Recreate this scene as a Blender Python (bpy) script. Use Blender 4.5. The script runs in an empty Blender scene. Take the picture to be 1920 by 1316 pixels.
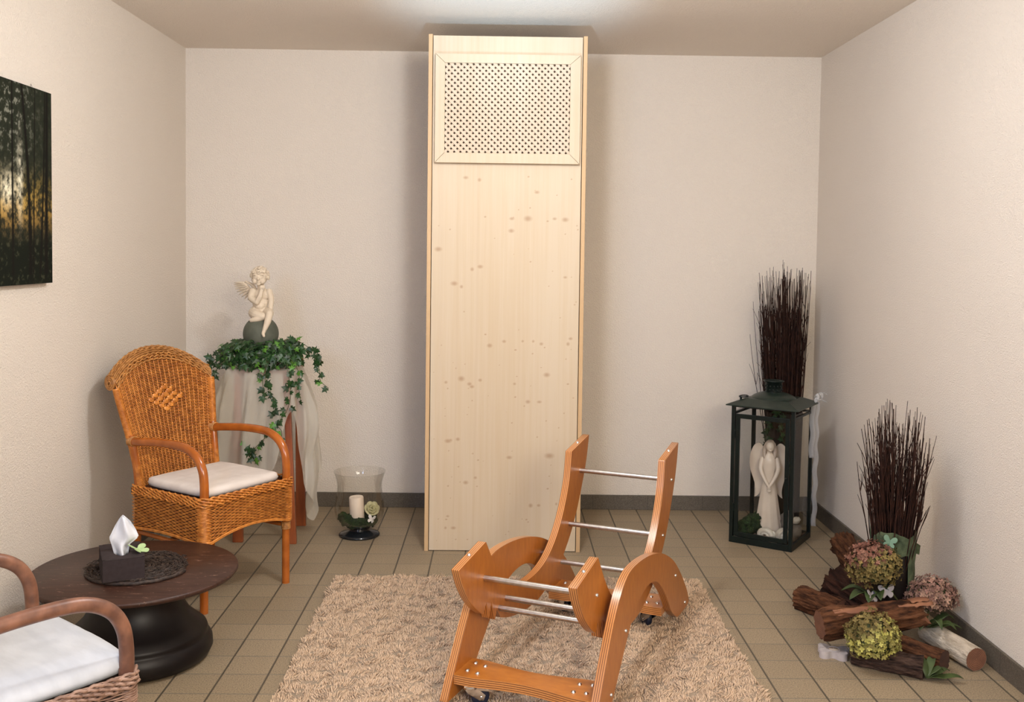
import bpy, bmesh, math, random
import numpy as np
from mathutils import Vector, Matrix, noise
random.seed(7)
rng = np.random.default_rng(7)
SC = bpy.context.scene
COL = SC.collection
PI = math.pi

# ------------------------------------------------------------------ camera
cam_d = bpy.data.cameras.new('camera')
cam = bpy.data.objects.new('camera', cam_d)
COL.objects.link(cam)
F_PX, PITCH, ROLL, YAW, CY = 1855.9, 0.0433, -0.0128, -0.011, 549.3
def _cam_rows():
    def m(X):
        c, s = math.cos(YAW), math.sin(YAW); x = c*X[0]+s*X[1]; y = -s*X[0]+c*X[1]; z = X[2]
        c, s = math.cos(PITCH), math.sin(PITCH); d = c*y-s*z; u = s*y+c*z
        c, s = math.cos(ROLL), math.sin(ROLL); return (c*x-s*u, s*x+c*u, d)
    cols = [m(e) for e in ((1,0,0),(0,1,0),(0,0,1))]
    return [Vector((cols[0][i], cols[1][i], cols[2][i])) for i in range(3)]
_r, _u, _f = _cam_rows()
mw = Matrix.Identity(4)
for i in range(3):
    mw[i][0] = _r[i]; mw[i][1] = _u[i]; mw[i][2] = -_f[i]
mw.translation = Vector((0, 0, 1.458))
cam.matrix_world = mw
cam_d.sensor_width = 36.0
cam_d.lens = F_PX/1920*36
cam_d.shift_y = (CY-658)/1920
cam_d.clip_start = 0.05
SC.camera = cam

# ------------------------------------------------------------------ world, lights, exposure
SC.view_settings.view_transform = 'Standard'
SC.view_settings.look = 'None'
SC.view_settings.gamma = 1
SC.view_settings.use_curve_mapping = False
SC.view_settings.exposure = 0.27
w = bpy.data.worlds.new('world'); SC.world = w; w.use_nodes = True
w.node_tree.nodes['Background'].inputs[0].default_value = (0.8, 0.82, 0.9, 1)
w.node_tree.nodes['Background'].inputs[1].default_value = 0.15

def add_light(name, kind, loc, energy, color, **kw):
    d = bpy.data.lights.new(name, kind)
    d.energy = energy; d.color = color
    for k, v in kw.items():
        if k not in ('aim', 'rot'): setattr(d, k, v)
    o = bpy.data.objects.new(name, d); COL.objects.link(o); o.location = loc
    if 'aim' in kw:
        o.rotation_euler = (Vector(kw['aim'])-Vector(loc)).to_track_quat('-Z', 'Y').to_euler()
    return o
add_light('ceiling_lamp_light', 'POINT', (0.02, 3.15, 2.30), 64, (0.82, 0.84, 0.88), shadow_soft_size=0.085)
add_light('added_ceiling_spot', 'SPOT', (0.0, 3.0, 1.28), 120, (0.42, 0.72, 1.0), shadow_soft_size=0.05, spot_size=math.radians(42), spot_blend=1.0, aim=(0.02, 4.25, 2.55))  # added spot for the bright ceiling patch; no fixture stands there
add_light('added_warm_fill', 'AREA', (1.1, -0.6, 2.1), 92, (1.0, 0.90, 0.76), shape='RECTANGLE', size=1.8, size_y=0.9, aim=(-1.8, 2.8, 0.8))  # unseen warm fill added on the right; no doorway is built
add_light('added_cool_fill', 'AREA', (-1.5, -0.5, 2.1), 70, (0.42, 0.62, 1.0), shape='RECTANGLE', size=1.4, size_y=0.8, aim=(1.8, 2.6, 0.6))  # cool fill added on the left, set apart from the rear window

# ------------------------------------------------------------------ material helpers
def new_mat(name):
    m = bpy.data.materials.new(name); m.use_nodes = True
    return m, m.node_tree.nodes, m.node_tree.links, m.node_tree.nodes['Principled BSDF']
def ramp(n, l, fac, stops):
    r = n.new('ShaderNodeValToRGB')
    while len(r.color_ramp.elements) < len(stops): r.color_ramp.elements.new(0.5)
    for e, (p, c) in zip(r.color_ramp.elements, stops):
        e.position = p; e.color = (*c, 1)
    l.new(fac, r.inputs[0]); return r
def tex_coord(n, l, scale=(1,1,1), rot=(0,0,0), out='Object'):
    t = n.new('ShaderNodeTexCoord'); mp = n.new('ShaderNodeMapping')
    mp.inputs['Scale'].default_value = scale; mp.inputs['Rotation'].default_value = rot
    l.new(t.outputs[out], mp.inputs[0]); return mp.outputs[0]
def noise_n(n, l, co, scale, detail=3, rough=0.5):
    t = n.new('ShaderNodeTexNoise'); t.inputs['Scale'].default_value = scale
    t.inputs['Detail'].default_value = detail; t.inputs['Roughness'].default_value = rough
    l.new(co, t.inputs['Vector']); return t.outputs['Fac']
def bump_n(n, l, h, b, strength, dist):
    bp = n.new('ShaderNodeBump'); bp.inputs['Strength'].default_value = strength; bp.inputs['Distance'].default_value = dist
    l.new(h, bp.inputs['Height']); l.new(bp.outputs[0], b.inputs['Normal']); return bp
def math_n(n, l, op, a, b=None, c=None):
    m = n.new('ShaderNodeMath'); m.operation = op
    for i, v in enumerate((a, b, c)):
        if v is None: continue
        if isinstance(v, (int, float)): m.inputs[i].default_value = v
        else: l.new(v, m.inputs[i])
    return m.outputs[0]
def mix_rgb(n, l, fac, a, b, blend='MIX'):
    m = n.new('ShaderNodeMix'); m.data_type = 'RGBA'; m.blend_type = blend
    for sock, v in ((m.inputs[0], fac), (m.inputs[6], a), (m.inputs[7], b)):
        if isinstance(v, (int, float)): sock.default_value = v
        elif isinstance(v, tuple): sock.default_value = (*v, 1)
        else: l.new(v, sock)
    return m.outputs[2]
def simple(name, c1, c2=None, scale=30, rough=0.5, bump=0, bdist=0.002, bscale=None, metal=0, stretch=(1,1,1), spec=0.5):
    m, n, l, b = new_mat(name)
    c2 = c2 or tuple(x*0.8 for x in c1)
    co = tex_coord(n, l, stretch)
    nz = noise_n(n, l, co, scale)
    r = ramp(n, l, nz, [(0.35, c2), (0.65, c1)])
    l.new(r.outputs[0], b.inputs['Base Color'])
    b.inputs['Roughness'].default_value = rough; b.inputs['Metallic'].default_value = metal
    b.inputs['Specular IOR Level'].default_value = spec
    if bump:
        h = noise_n(n, l, co, bscale or scale*3)
        bump_n(n, l, h, b, bump, bdist)
    return m
def attr_mat(name, attr='col', rough=0.8, spec=0.3, transl=0.0):
    m, n, l, b = new_mat(name)
    a = n.new('ShaderNodeAttribute'); a.attribute_name = attr
    l.new(a.outputs['Color'], b.inputs['Base Color'])
    b.inputs['Roughness'].default_value = rough; b.inputs['Specular IOR Level'].default_value = spec
    return m

M = {}
def stucco(name, col, bscale, strength):
    m, n, l, b = new_mat(name)
    co = tex_coord(n, l)
    big = noise_n(n, l, co, 1.3, 2)
    r = ramp(n, l, big, [(0.3, tuple(c*0.97 for c in col)), (0.7, col)])
    l.new(r.outputs[0], b.inputs['Base Color'])
    b.inputs['Roughness'].default_value = 0.85; b.inputs['Specular IOR Level'].default_value = 0.25
    h1 = noise_n(n, l, co, bscale*1.6, 3, 0.7); h2 = noise_n(n, l, co, bscale*0.8, 2)
    s = math_n(n, l, 'ADD', h1, math_n(n, l, 'MULTIPLY', h2, 0.8))
    bump_n(n, l, s, b, strength, 0.006)
    return m
M['wall'] = stucco('rough_wall_paint', (0.86, 0.775, 0.675), 140, 0.85)
M['ceiling'] = stucco('rough_ceiling_paint', (0.88, 0.79, 0.69), 90, 0.9)

def tile_mat():
    m, n, l, b = new_mat('speckled_stoneware_tile')
    t = n.new('ShaderNodeTexCoord'); sp = n.new('ShaderNodeSeparateXYZ'); l.new(t.outputs['Object'], sp.inputs[0])
    def grid(out, off, size, wd):
        v = math_n(n, l, 'DIVIDE', math_n(n, l, 'SUBTRACT', out, off), size)
        fr = math_n(n, l, 'FRACT', v)
        d = math_n(n, l, 'MULTIPLY', math_n(n, l, 'ABSOLUTE', math_n(n, l, 'SUBTRACT', math_n(n, l, 'FRACT', math_n(n, l, 'ADD', v, 0.5)), 0.5)), size)
        mask = n.new('ShaderNodeMapRange'); mask.inputs['From Min'].default_value = wd*0.5; mask.inputs['From Max'].default_value = wd
        l.new(d, mask.inputs['Value']); return mask.outputs[0], math_n(n, l, 'FLOOR', v)
    gx, ix = grid(sp.outputs['X'], 0.9333, 0.1557, 0.0044)
    gy, iy = grid(sp.outputs['Y'], 0.0292+0.15*20, 0.15, 0.0034)
    cmb = n.new('ShaderNodeCombineXYZ'); l.new(ix, cmb.inputs[0]); l.new(iy, cmb.inputs[1])
    wn = n.new('ShaderNodeTexWhiteNoise'); l.new(cmb.outputs[0], wn.inputs['Vector'])
    co = t.outputs['Object']
    s1 = noise_n(n, l, co, 210, 3, 0.8)
    r = ramp(n, l, s1, [(0.34, (0.085, 0.060, 0.036)), (0.46, (0.27, 0.205, 0.128)), (0.62, (0.36, 0.28, 0.18)), (0.75, (0.50, 0.40, 0.27))])
    tone = math_n(n, l, 'ADD', math_n(n, l, 'MULTIPLY', wn.outputs['Value'], 0.14), 0.88)
    c = n.new('ShaderNodeMix'); c.data_type = 'RGBA'; c.blend_type = 'MULTIPLY'; c.inputs[0].default_value = 1
    l.new(r.outputs[0], c.inputs[6]); l.new(tone, c.inputs[7])
    c1 = mix_rgb(n, l, gy, (0.16, 0.14, 0.105), c.outputs[2])
    c2 = mix_rgb(n, l, gx, (0.075, 0.06, 0.04), c1)
    l.new(c2, b.inputs['Base Color']); b.inputs['Roughness'].default_value = 0.55
    h = math_n(n, l, 'MINIMUM', gx, gy)
    h = math_n(n, l, 'ADD', h, math_n(n, l, 'MULTIPLY', s1, 0.3))
    bump_n(n, l, h, b, 0.4, 0.002)
    return m
M['tile'] = tile_mat()
def skirting_mat():
    m, n, l, b = new_mat('speckled_skirting_tile')
    t = n.new('ShaderNodeTexCoord'); sp = n.new('ShaderNodeSeparateXYZ'); l.new(t.outputs['Object'], sp.inputs[0])
    su = math_n(n, l, 'ADD', sp.outputs['X'], sp.outputs['Y'])
    v = math_n(n, l, 'DIVIDE', su, 0.311)
    d = math_n(n, l, 'ABSOLUTE', math_n(n, l, 'SUBTRACT', math_n(n, l, 'FRACT', v), 0.5))
    g = math_n(n, l, 'GREATER_THAN', d, 0.005)
    s1 = noise_n(n, l, t.outputs['Object'], 260, 3, 0.7)
    r = ramp(n, l, s1, [(0.3, (0.05, 0.039, 0.029)), (0.55, (0.115, 0.094, 0.070)), (0.75, (0.19, 0.16, 0.12))])
    l.new(mix_rgb(n, l, g, (0.06, 0.05, 0.04), r.outputs[0]), b.inputs['Base Color'])
    b.inputs['Roughness'].default_value = 0.6
    return m
M['skirting'] = skirting_mat()

def spruce_mat(name, attr=True, tint=(0.57, 0.465, 0.335), ply=False):
    m, n, l, b = new_mat(name)
    co = tex_coord(n, l, (60, 60, 1.6))
    g = noise_n(n, l, co, 1.0, 4, 0.6)
    co2 = tex_coord(n, l, (7, 7, 0.25)); g2 = noise_n(n, l, co2, 1.0, 2)
    gg = math_n(n, l, 'ADD', math_n(n, l, 'MULTIPLY', g, 0.5), math_n(n, l, 'MULTIPLY', g2, 0.5))
    r = ramp(n, l, gg, [(0.33, tuple(c*f for c, f in zip(tint, (0.93, 0.88, 0.80)))), (0.6, tint)])
    col = r.outputs[0]
    if attr:
        a = n.new('ShaderNodeAttribute'); a.attribute_name = 'knot'
        col = mix_rgb(n, l, a.outputs['Fac'], col, (0.33, 0.19, 0.10))
    l.new(col, b.inputs['Base Color']); b.inputs['Roughness'].default_value = 0.5
    b.inputs['Specular IOR Level'].default_value = 0.35
    bump_n(n, l, g, b, 0.08, 0.001)
    return m
M['spruce'] = spruce_mat('pale_spruce_board')
M['spruce_plain'] = spruce_mat('pale_spruce_trim', False)
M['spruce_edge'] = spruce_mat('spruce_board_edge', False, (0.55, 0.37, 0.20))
M['lattice'] = spruce_mat('pale_lattice_slat', False, (0.56, 0.45, 0.335))
M['vent_shade'] = simple('painted_vent_shade', (0.10, 0.06, 0.035), rough=0.9)  # shade of the cabinet inside, put into a dark colour

def beech_mat():
    m, n, l, b = new_mat('varnished_beech_ply_face')
    co = tex_coord(n, l, (4, 9, 3)); g = noise_n(n, l, co, 6, 5, 0.6)
    r = ramp(n, l, g, [(0.3, (0.36, 0.110, 0.014)), (0.7, (0.47, 0.165, 0.024))])
    l.new(r.outputs[0], b.inputs['Base Color']); b.inputs['Roughness'].default_value = 0.36
    b.inputs['Coat Weight'].default_value = 0.25; b.inputs['Coat Roughness'].default_value = 0.3
    return m
def ply_mat(axis):
    m, n, l, b = new_mat('varnished_beech_ply_edge_'+'xyz'[axis])
    t = n.new('ShaderNodeTexCoord'); sp = n.new('ShaderNodeSeparateXYZ'); l.new(t.outputs['Object'], sp.inputs[0])
    co = tex_coord(n, l, (5, 5, 5)); nz = noise_n(n, l, co, 8, 2)
    v = math_n(n, l, 'ADD', math_n(n, l, 'DIVIDE', sp.outputs[axis], 0.00675), math_n(n, l, 'MULTIPLY', nz, 0.10))
    fr = math_n(n, l, 'FRACT', v)
    r = ramp(n, l, fr, [(0.0, (0.13, 0.045, 0.014)), (0.16, (0.20, 0.07, 0.02)), (0.30, (0.50, 0.20, 0.055)), (0.62, (0.62, 0.27, 0.085)), (0.82, (0.46, 0.18, 0.05)), (0.99, (0.13, 0.045, 0.014))])
    l.new(r.outputs[0], b.inputs['Base Color']); b.inputs['Roughness'].default_value = 0.28
    b.inputs['Coat Weight'].default_value = 0.25; b.inputs['Coat Roughness'].default_value = 0.3
    return m
M['beech'] = beech_mat(); M['ply_x'] = ply_mat(0); M['ply_z'] = ply_mat(2)
M['steel'] = simple('brushed_steel', (0.62, 0.58, 0.55), (0.5, 0.47, 0.44), 60, 0.28, metal=1)
M['chrome'] = simple('chrome', (0.8, 0.8, 0.8), (0.7, 0.7, 0.7), 20, 0.15, metal=1)
M['rubber_blue'] = simple('dark_blue_rubber', (0.012, 0.016, 0.035), rough=0.45)
M['wicker'] = simple('honey_rattan_weave', (0.66, 0.25, 0.045), (0.40, 0.125, 0.018), 45, 0.36)
M['wicker_gap_deck'] = simple('rattan_gap_shade_and_deck', (0.085, 0.024, 0.004), (0.05, 0.014, 0.003), 45, 0.8)  # painted shade for the weave gaps; also colours the seat deck
M['cane'] = simple('honey_rattan_cane', (0.42, 0.115, 0.016), (0.30, 0.075, 0.010), 14, 0.18, stretch=(1, 1, 1))
M['cane_roll'] = simple('pale_rattan_roll', (0.52, 0.235, 0.065), (0.30, 0.12, 0.028), 60, 0.42)
M['wicker_b'] = simple('brown_rattan_weave', (0.36, 0.22, 0.155), (0.19, 0.105, 0.07), 45, 0.5)
M['wicker_b_gap_deck'] = simple('brown_rattan_gap_shade_and_deck', (0.04, 0.02, 0.013), rough=0.8)  # same painted gap shade and deck colour for the brown chair
M['cane_b'] = simple('worn_brown_cane', (0.24, 0.105, 0.060), (0.12, 0.050, 0.030), 25, 0.4, bump=0.2, bdist=0.0006, stretch=(1, 1, 1))
M['cotton'] = simple('off_white_cotton', (0.70, 0.63, 0.57), (0.64, 0.57, 0.51), 9, 0.85, bump=0.35, bdist=0.003, bscale=22, stretch=(1, 3, 1))
M['cotton_b'] = simple('white_cotton', (0.57, 0.59, 0.62), (0.50, 0.52, 0.55), 9, 0.85, bump=0.3, bdist=0.003, bscale=22, stretch=(1, 3, 1))
def table_mat():
    m, n, l, b = new_mat('worn_dark_brown_wood')
    co = tex_coord(n, l, (3, 26, 6)); g = noise_n(n, l, co, 3, 4, 0.6)
    r = ramp(n, l, g, [(0.3, (0.028, 0.011, 0.007)), (0.7, (0.056, 0.023, 0.014))])
    co2 = tex_coord(n, l, (9, 40, 9), (0, 0, 0.5)); s = noise_n(n, l, co2, 2.2, 5, 0.75)
    sm = n.new('ShaderNodeMapRange'); sm.inputs['From Min'].default_value = 0.60; sm.inputs['From Max'].default_value = 0.67
    l.new(s, sm.inputs['Value'])
    l.new(mix_rgb(n, l, sm.outputs[0], r.outputs[0], (0.30, 0.17, 0.12)), b.inputs['Base Color'])
    b.inputs['Roughness'].default_value = 0.42; b.inputs['Specular IOR Level'].default_value = 0.35
    bump_n(n, l, g, b, 0.2, 0.001)
    return m
M['table'] = table_mat()
M['table_base'] = simple('black_brown_turned_wood', (0.006, 0.004, 0.004), (0.010, 0.007, 0.006), 6, 0.42, spec=0.25)
M['mat'] = simple('dark_woven_straw', (0.055, 0.032, 0.022), (0.014, 0.008, 0.006), 70, 0.6, bump=0.6, bdist=0.004, bscale=120)
M['box'] = simple('dark_brown_felt_box', (0.040, 0.029, 0.029), (0.032, 0.023, 0.023), 60, 0.9, spec=0.2)
M['tissue'] = simple('white_tissue', (0.72, 0.73, 0.77), (0.68, 0.69, 0.73), 20, 0.9)
M['leaf_pale'] = simple('pale_green_felt', (0.45, 0.60, 0.28), (0.38, 0.52, 0.24), 40, 0.8)
M['red_wood'] = simple('reddish_brown_wood', (0.30, 0.075, 0.018), (0.19, 0.045, 0.012), 5, 0.4, stretch=(5, 5, 0.6))
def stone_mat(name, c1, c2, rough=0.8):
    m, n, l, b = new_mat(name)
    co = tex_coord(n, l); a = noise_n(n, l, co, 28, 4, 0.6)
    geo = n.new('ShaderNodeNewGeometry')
    p = ramp(n, l, geo.outputs['Pointiness'], [(0.42, c2), (0.505, c1)])  # creases darkened by pointiness: shade put into the colour
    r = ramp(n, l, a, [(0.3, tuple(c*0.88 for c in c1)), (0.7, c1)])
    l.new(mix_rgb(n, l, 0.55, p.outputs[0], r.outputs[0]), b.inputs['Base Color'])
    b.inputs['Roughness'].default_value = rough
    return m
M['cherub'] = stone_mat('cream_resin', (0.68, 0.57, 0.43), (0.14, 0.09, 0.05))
M['ball'] = simple('grey_green_stone', (0.115, 0.122, 0.088), (0.070, 0.076, 0.054), 12, 0.75, bump=0.2, bscale=80)
def ivy_mat():
    m, n, l, b = new_mat('dark_green_ivy_leaf')
    a = n.new('ShaderNodeAttribute'); a.attribute_name = 'col'
    l.new(a.outputs['Color'], b.inputs['Base Color']); b.inputs['Roughness'].default_value = 0.42
    return m
M['ivy'] = ivy_mat()
M['vine'] = simple('ivy_stem', (0.05, 0.09, 0.02), (0.08, 0.06, 0.02), 40, 0.6)
def sheer_mat(name, col, opacity, folds=0.25):
    m, n, l, b = new_mat(name)
    out = n['Material Output']
    tr = n.new('ShaderNodeBsdfTransparent'); df = n.new('ShaderNodeBsdfDiffuse'); tl = n.new('ShaderNodeBsdfTranslucent')
    df.inputs[0].default_value = (*col, 1); tl.inputs[0].default_value = (*col, 1)
    ad = n.new('ShaderNodeMixShader'); ad.inputs[0].default_value = 0.4
    l.new(df.outputs[0], ad.inputs[1]); l.new(tl.outputs[0], ad.inputs[2])
    lw = n.new('ShaderNodeLayerWeight'); lw.inputs[0].default_value = 0.35
    mr = n.new('ShaderNodeMapRange'); mr.inputs['To Min'].default_value = opacity; mr.inputs['To Max'].default_value = min(1, opacity+folds*2)
    l.new(lw.outputs['Facing'], mr.inputs['Value'])
    mx = n.new('ShaderNodeMixShader'); l.new(mr.outputs[0], mx.inputs[0])
    l.new(tr.outputs[0], mx.inputs[1]); l.new(ad.outputs[0], mx.inputs[2]); l.new(mx.outputs[0], out.inputs[0])
    return m
M['organza'] = sheer_mat('cream_organza', (0.82, 0.78, 0.68), 0.46)
M['lace'] = sheer_mat('white_lace', (0.80, 0.80, 0.80), 0.36)
def glass_mat(name, tint=(1, 1, 1), refl=0.10):
    m, n, l, b = new_mat(name); out = n['Material Output']
    tr = n.new('ShaderNodeBsdfTransparent'); tr.inputs[0].default_value = (*tint, 1)
    gl = n.new('ShaderNodeBsdfGlossy'); gl.inputs['Roughness'].default_value = 0.03
    lw = n.new('ShaderNodeLayerWeight'); lw.inputs[0].default_value = 0.25
    mr = n.new('ShaderNodeMapRange'); mr.inputs['To Min'].default_value = refl*0.25; mr.inputs['To Max'].default_value = min(0.9, refl*5)
    l.new(lw.outputs['Fresnel'], mr.inputs['Value'])
    mx = n.new('ShaderNodeMixShader'); l.new(mr.outputs[0], mx.inputs[0])
    l.new(tr.outputs[0], mx.inputs[1]); l.new(gl.outputs[0], mx.inputs[2]); l.new(mx.outputs[0], out.inputs[0])
    return m
M['glass'] = glass_mat('clear_vase_glass', (0.975, 0.97, 0.955), 0.05)
M['pane'] = glass_mat('lantern_pane', (0.95, 0.95, 0.94), 0.035)
M['glass_foot'] = simple('thick_dark_glass_foot', (0.012, 0.014, 0.016), rough=0.08)
M['wax'] = simple('ivory_wax', (0.80, 0.68, 0.56), (0.75, 0.63, 0.51), 15, 0.5)
M['rose'] = simple('cream_rose_petals', (0.62, 0.58, 0.36), (0.45, 0.42, 0.22), 60, 0.7)
M['moss'] = simple('dark_green_moss', (0.018, 0.048, 0.007), (0.006, 0.018, 0.003), 60, 0.95, bump=1, bdist=0.01, bscale=140)
M['white_felt'] = simple('white_wood_cutout', (0.72, 0.68, 0.64), rough=0.7)
M['lantern'] = simple('dark_green_black_metal', (0.004, 0.009, 0.007), (0.003, 0.006, 0.005), 30, 0.35, spec=0.3)
M['lantern_roof'] = simple('dark_green_metal_roof', (0.016, 0.026, 0.018), (0.011, 0.019, 0.014), 30, 0.35, spec=0.35)
M['twig'] = simple('dark_red_brown_twig', (0.040, 0.014, 0.008), (0.016, 0.006, 0.004), 30, 0.7, spec=0.2)
M['porcelain'] = simple('cream_glazed_porcelain', (0.72, 0.62, 0.52), (0.66, 0.56, 0.46), 14, 0.25)
M['shell'] = simple('pale_polished_shell', (0.62, 0.58, 0.50), (0.45, 0.40, 0.33), 18, 0.25)
M['pebble'] = simple('brown_gravel', (0.16, 0.10, 0.07), (0.07, 0.045, 0.03), 60, 0.8, bump=1, bdist=0.006)
M['rock'] = simple('grey_rock', (0.20, 0.17, 0.14), (0.10, 0.08, 0.065), 14, 0.85, bump=0.6, bdist=0.006)
M['dark_pot'] = simple('dark_bark_pot', (0.030, 0.018, 0.012), (0.014, 0.009, 0.007), 20, 0.8, bump=0.6, bdist=0.004)
def bark_mat(name, c1, c2, c3):
    m, n, l, b = new_mat(name)
    co = tex_coord(n, l, (1, 1, 0.28)); a = noise_n(n, l, co, 55, 5, 0.65)
    co2 = tex_coord(n, l, (1, 1, 0.5)); c = noise_n(n, l, co2, 12, 3)
    r = ramp(n, l, a, [(0.35, c2), (0.6, c1)])
    cm = n.new('ShaderNodeMapRange'); cm.inputs['From Min'].default_value = 0.55; cm.inputs['From Max'].default_value = 0.72
    l.new(c, cm.inputs['Value'])
    l.new(mix_rgb(n, l, cm.outputs[0], r.outputs[0], c3), b.inputs['Base Color'])
    b.inputs['Roughness'].default_value = 0.85
    bump_n(n, l, a, b, 1.0, 0.016); b.inputs['Specular IOR Level'].default_value = 0.15
    return m
M['bark'] = bark_mat('rough_brown_bark', (0.125, 0.050, 0.022), (0.022, 0.009, 0.005), (0.17, 0.072, 0.034))
M['bark_dark'] = bark_mat('dark_mouldy_bark', (0.045, 0.017, 0.010), (0.010, 0.005, 0.003), (0.07, 0.028, 0.015))
M['bark_grey'] = bark_mat('grey_brown_bark', (0.085, 0.050, 0.036), (0.018, 0.010, 0.008), (0.13, 0.085, 0.065))
M['birch'] = bark_mat('white_birch_bark', (0.62, 0.53, 0.42), (0.38, 0.31, 0.23), (0.66, 0.58, 0.47))
def endgrain(name, c1, c2):
    m, n, l, b = new_mat(name)
    t = n.new('ShaderNodeTexCoord'); sp = n.new('ShaderNodeSeparateXYZ'); l.new(t.outputs['Object'], sp.inputs[0])
    rr = math_n(n, l, 'SQRT', math_n(n, l, 'ADD', math_n(n, l, 'MULTIPLY', sp.outputs[0], sp.outputs[0]), math_n(n, l, 'MULTIPLY', sp.outputs[1], sp.outputs[1])))
    nz = noise_n(n, l, t.outputs['Object'], 30, 3)
    v = math_n(n, l, 'SINE', math_n(n, l, 'ADD', math_n(n, l, 'MULTIPLY', rr, 1100), math_n(n, l, 'MULTIPLY', nz, 9)))
    f = math_n(n, l, 'ADD', math_n(n, l, 'MULTIPLY', v, 0.3), nz)
    r = ramp(n, l, f, [(0.25, c2), (0.8, c1)])
    l.new(r.outputs[0], b.inputs['Base Color']); b.inputs['Roughness'].default_value = 0.8
    return m
M['end_brown'] = endgrain('brown_end_grain', (0.22, 0.095, 0.05), (0.11, 0.045, 0.026))
M['end_dark'] = endgrain('dark_end_grain', (0.075, 0.03, 0.018), (0.03, 0.012, 0.008))
M['bare_wood'] = simple('bare_torn_wood', (0.27, 0.115, 0.055), (0.16, 0.06, 0.03), 20, 0.7, stretch=(1, 1, 0.3), bump=0.4)
M['floret'] = attr_mat('hydrangea_floret')
M['stem_green'] = simple('dark_stem', (0.06, 0.07, 0.02), rough=0.7)
M['leaf'] = simple('green_dry_leaf', (0.055, 0.085, 0.018), (0.025, 0.042, 0.010), 20, 0.6)
M['felt_wrap'] = simple('mottled_green_felt', (0.085, 0.110, 0.055), (0.022, 0.034, 0.014), 24, 0.95, bump=0.6, bdist=0.006, bscale=60)
M['mint'] = simple('mint_green_cutout', (0.15, 0.25, 0.165), (0.12, 0.21, 0.14), 30, 0.7)
M['concrete'] = simple('pale_grey_cast_stone', (0.44, 0.39, 0.38), (0.38, 0.34, 0.33), 40, 0.8)
M['rug'] = attr_mat('beige_shag_pile', 'col', 0.9, 0.1)
M['print'] = attr_mat('forest_photo_print', 'col', 0.85, 0.06)
M['canvas_edge'] = simple('black_canvas_edge', (0.015, 0.013, 0.012), rough=0.7)

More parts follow.
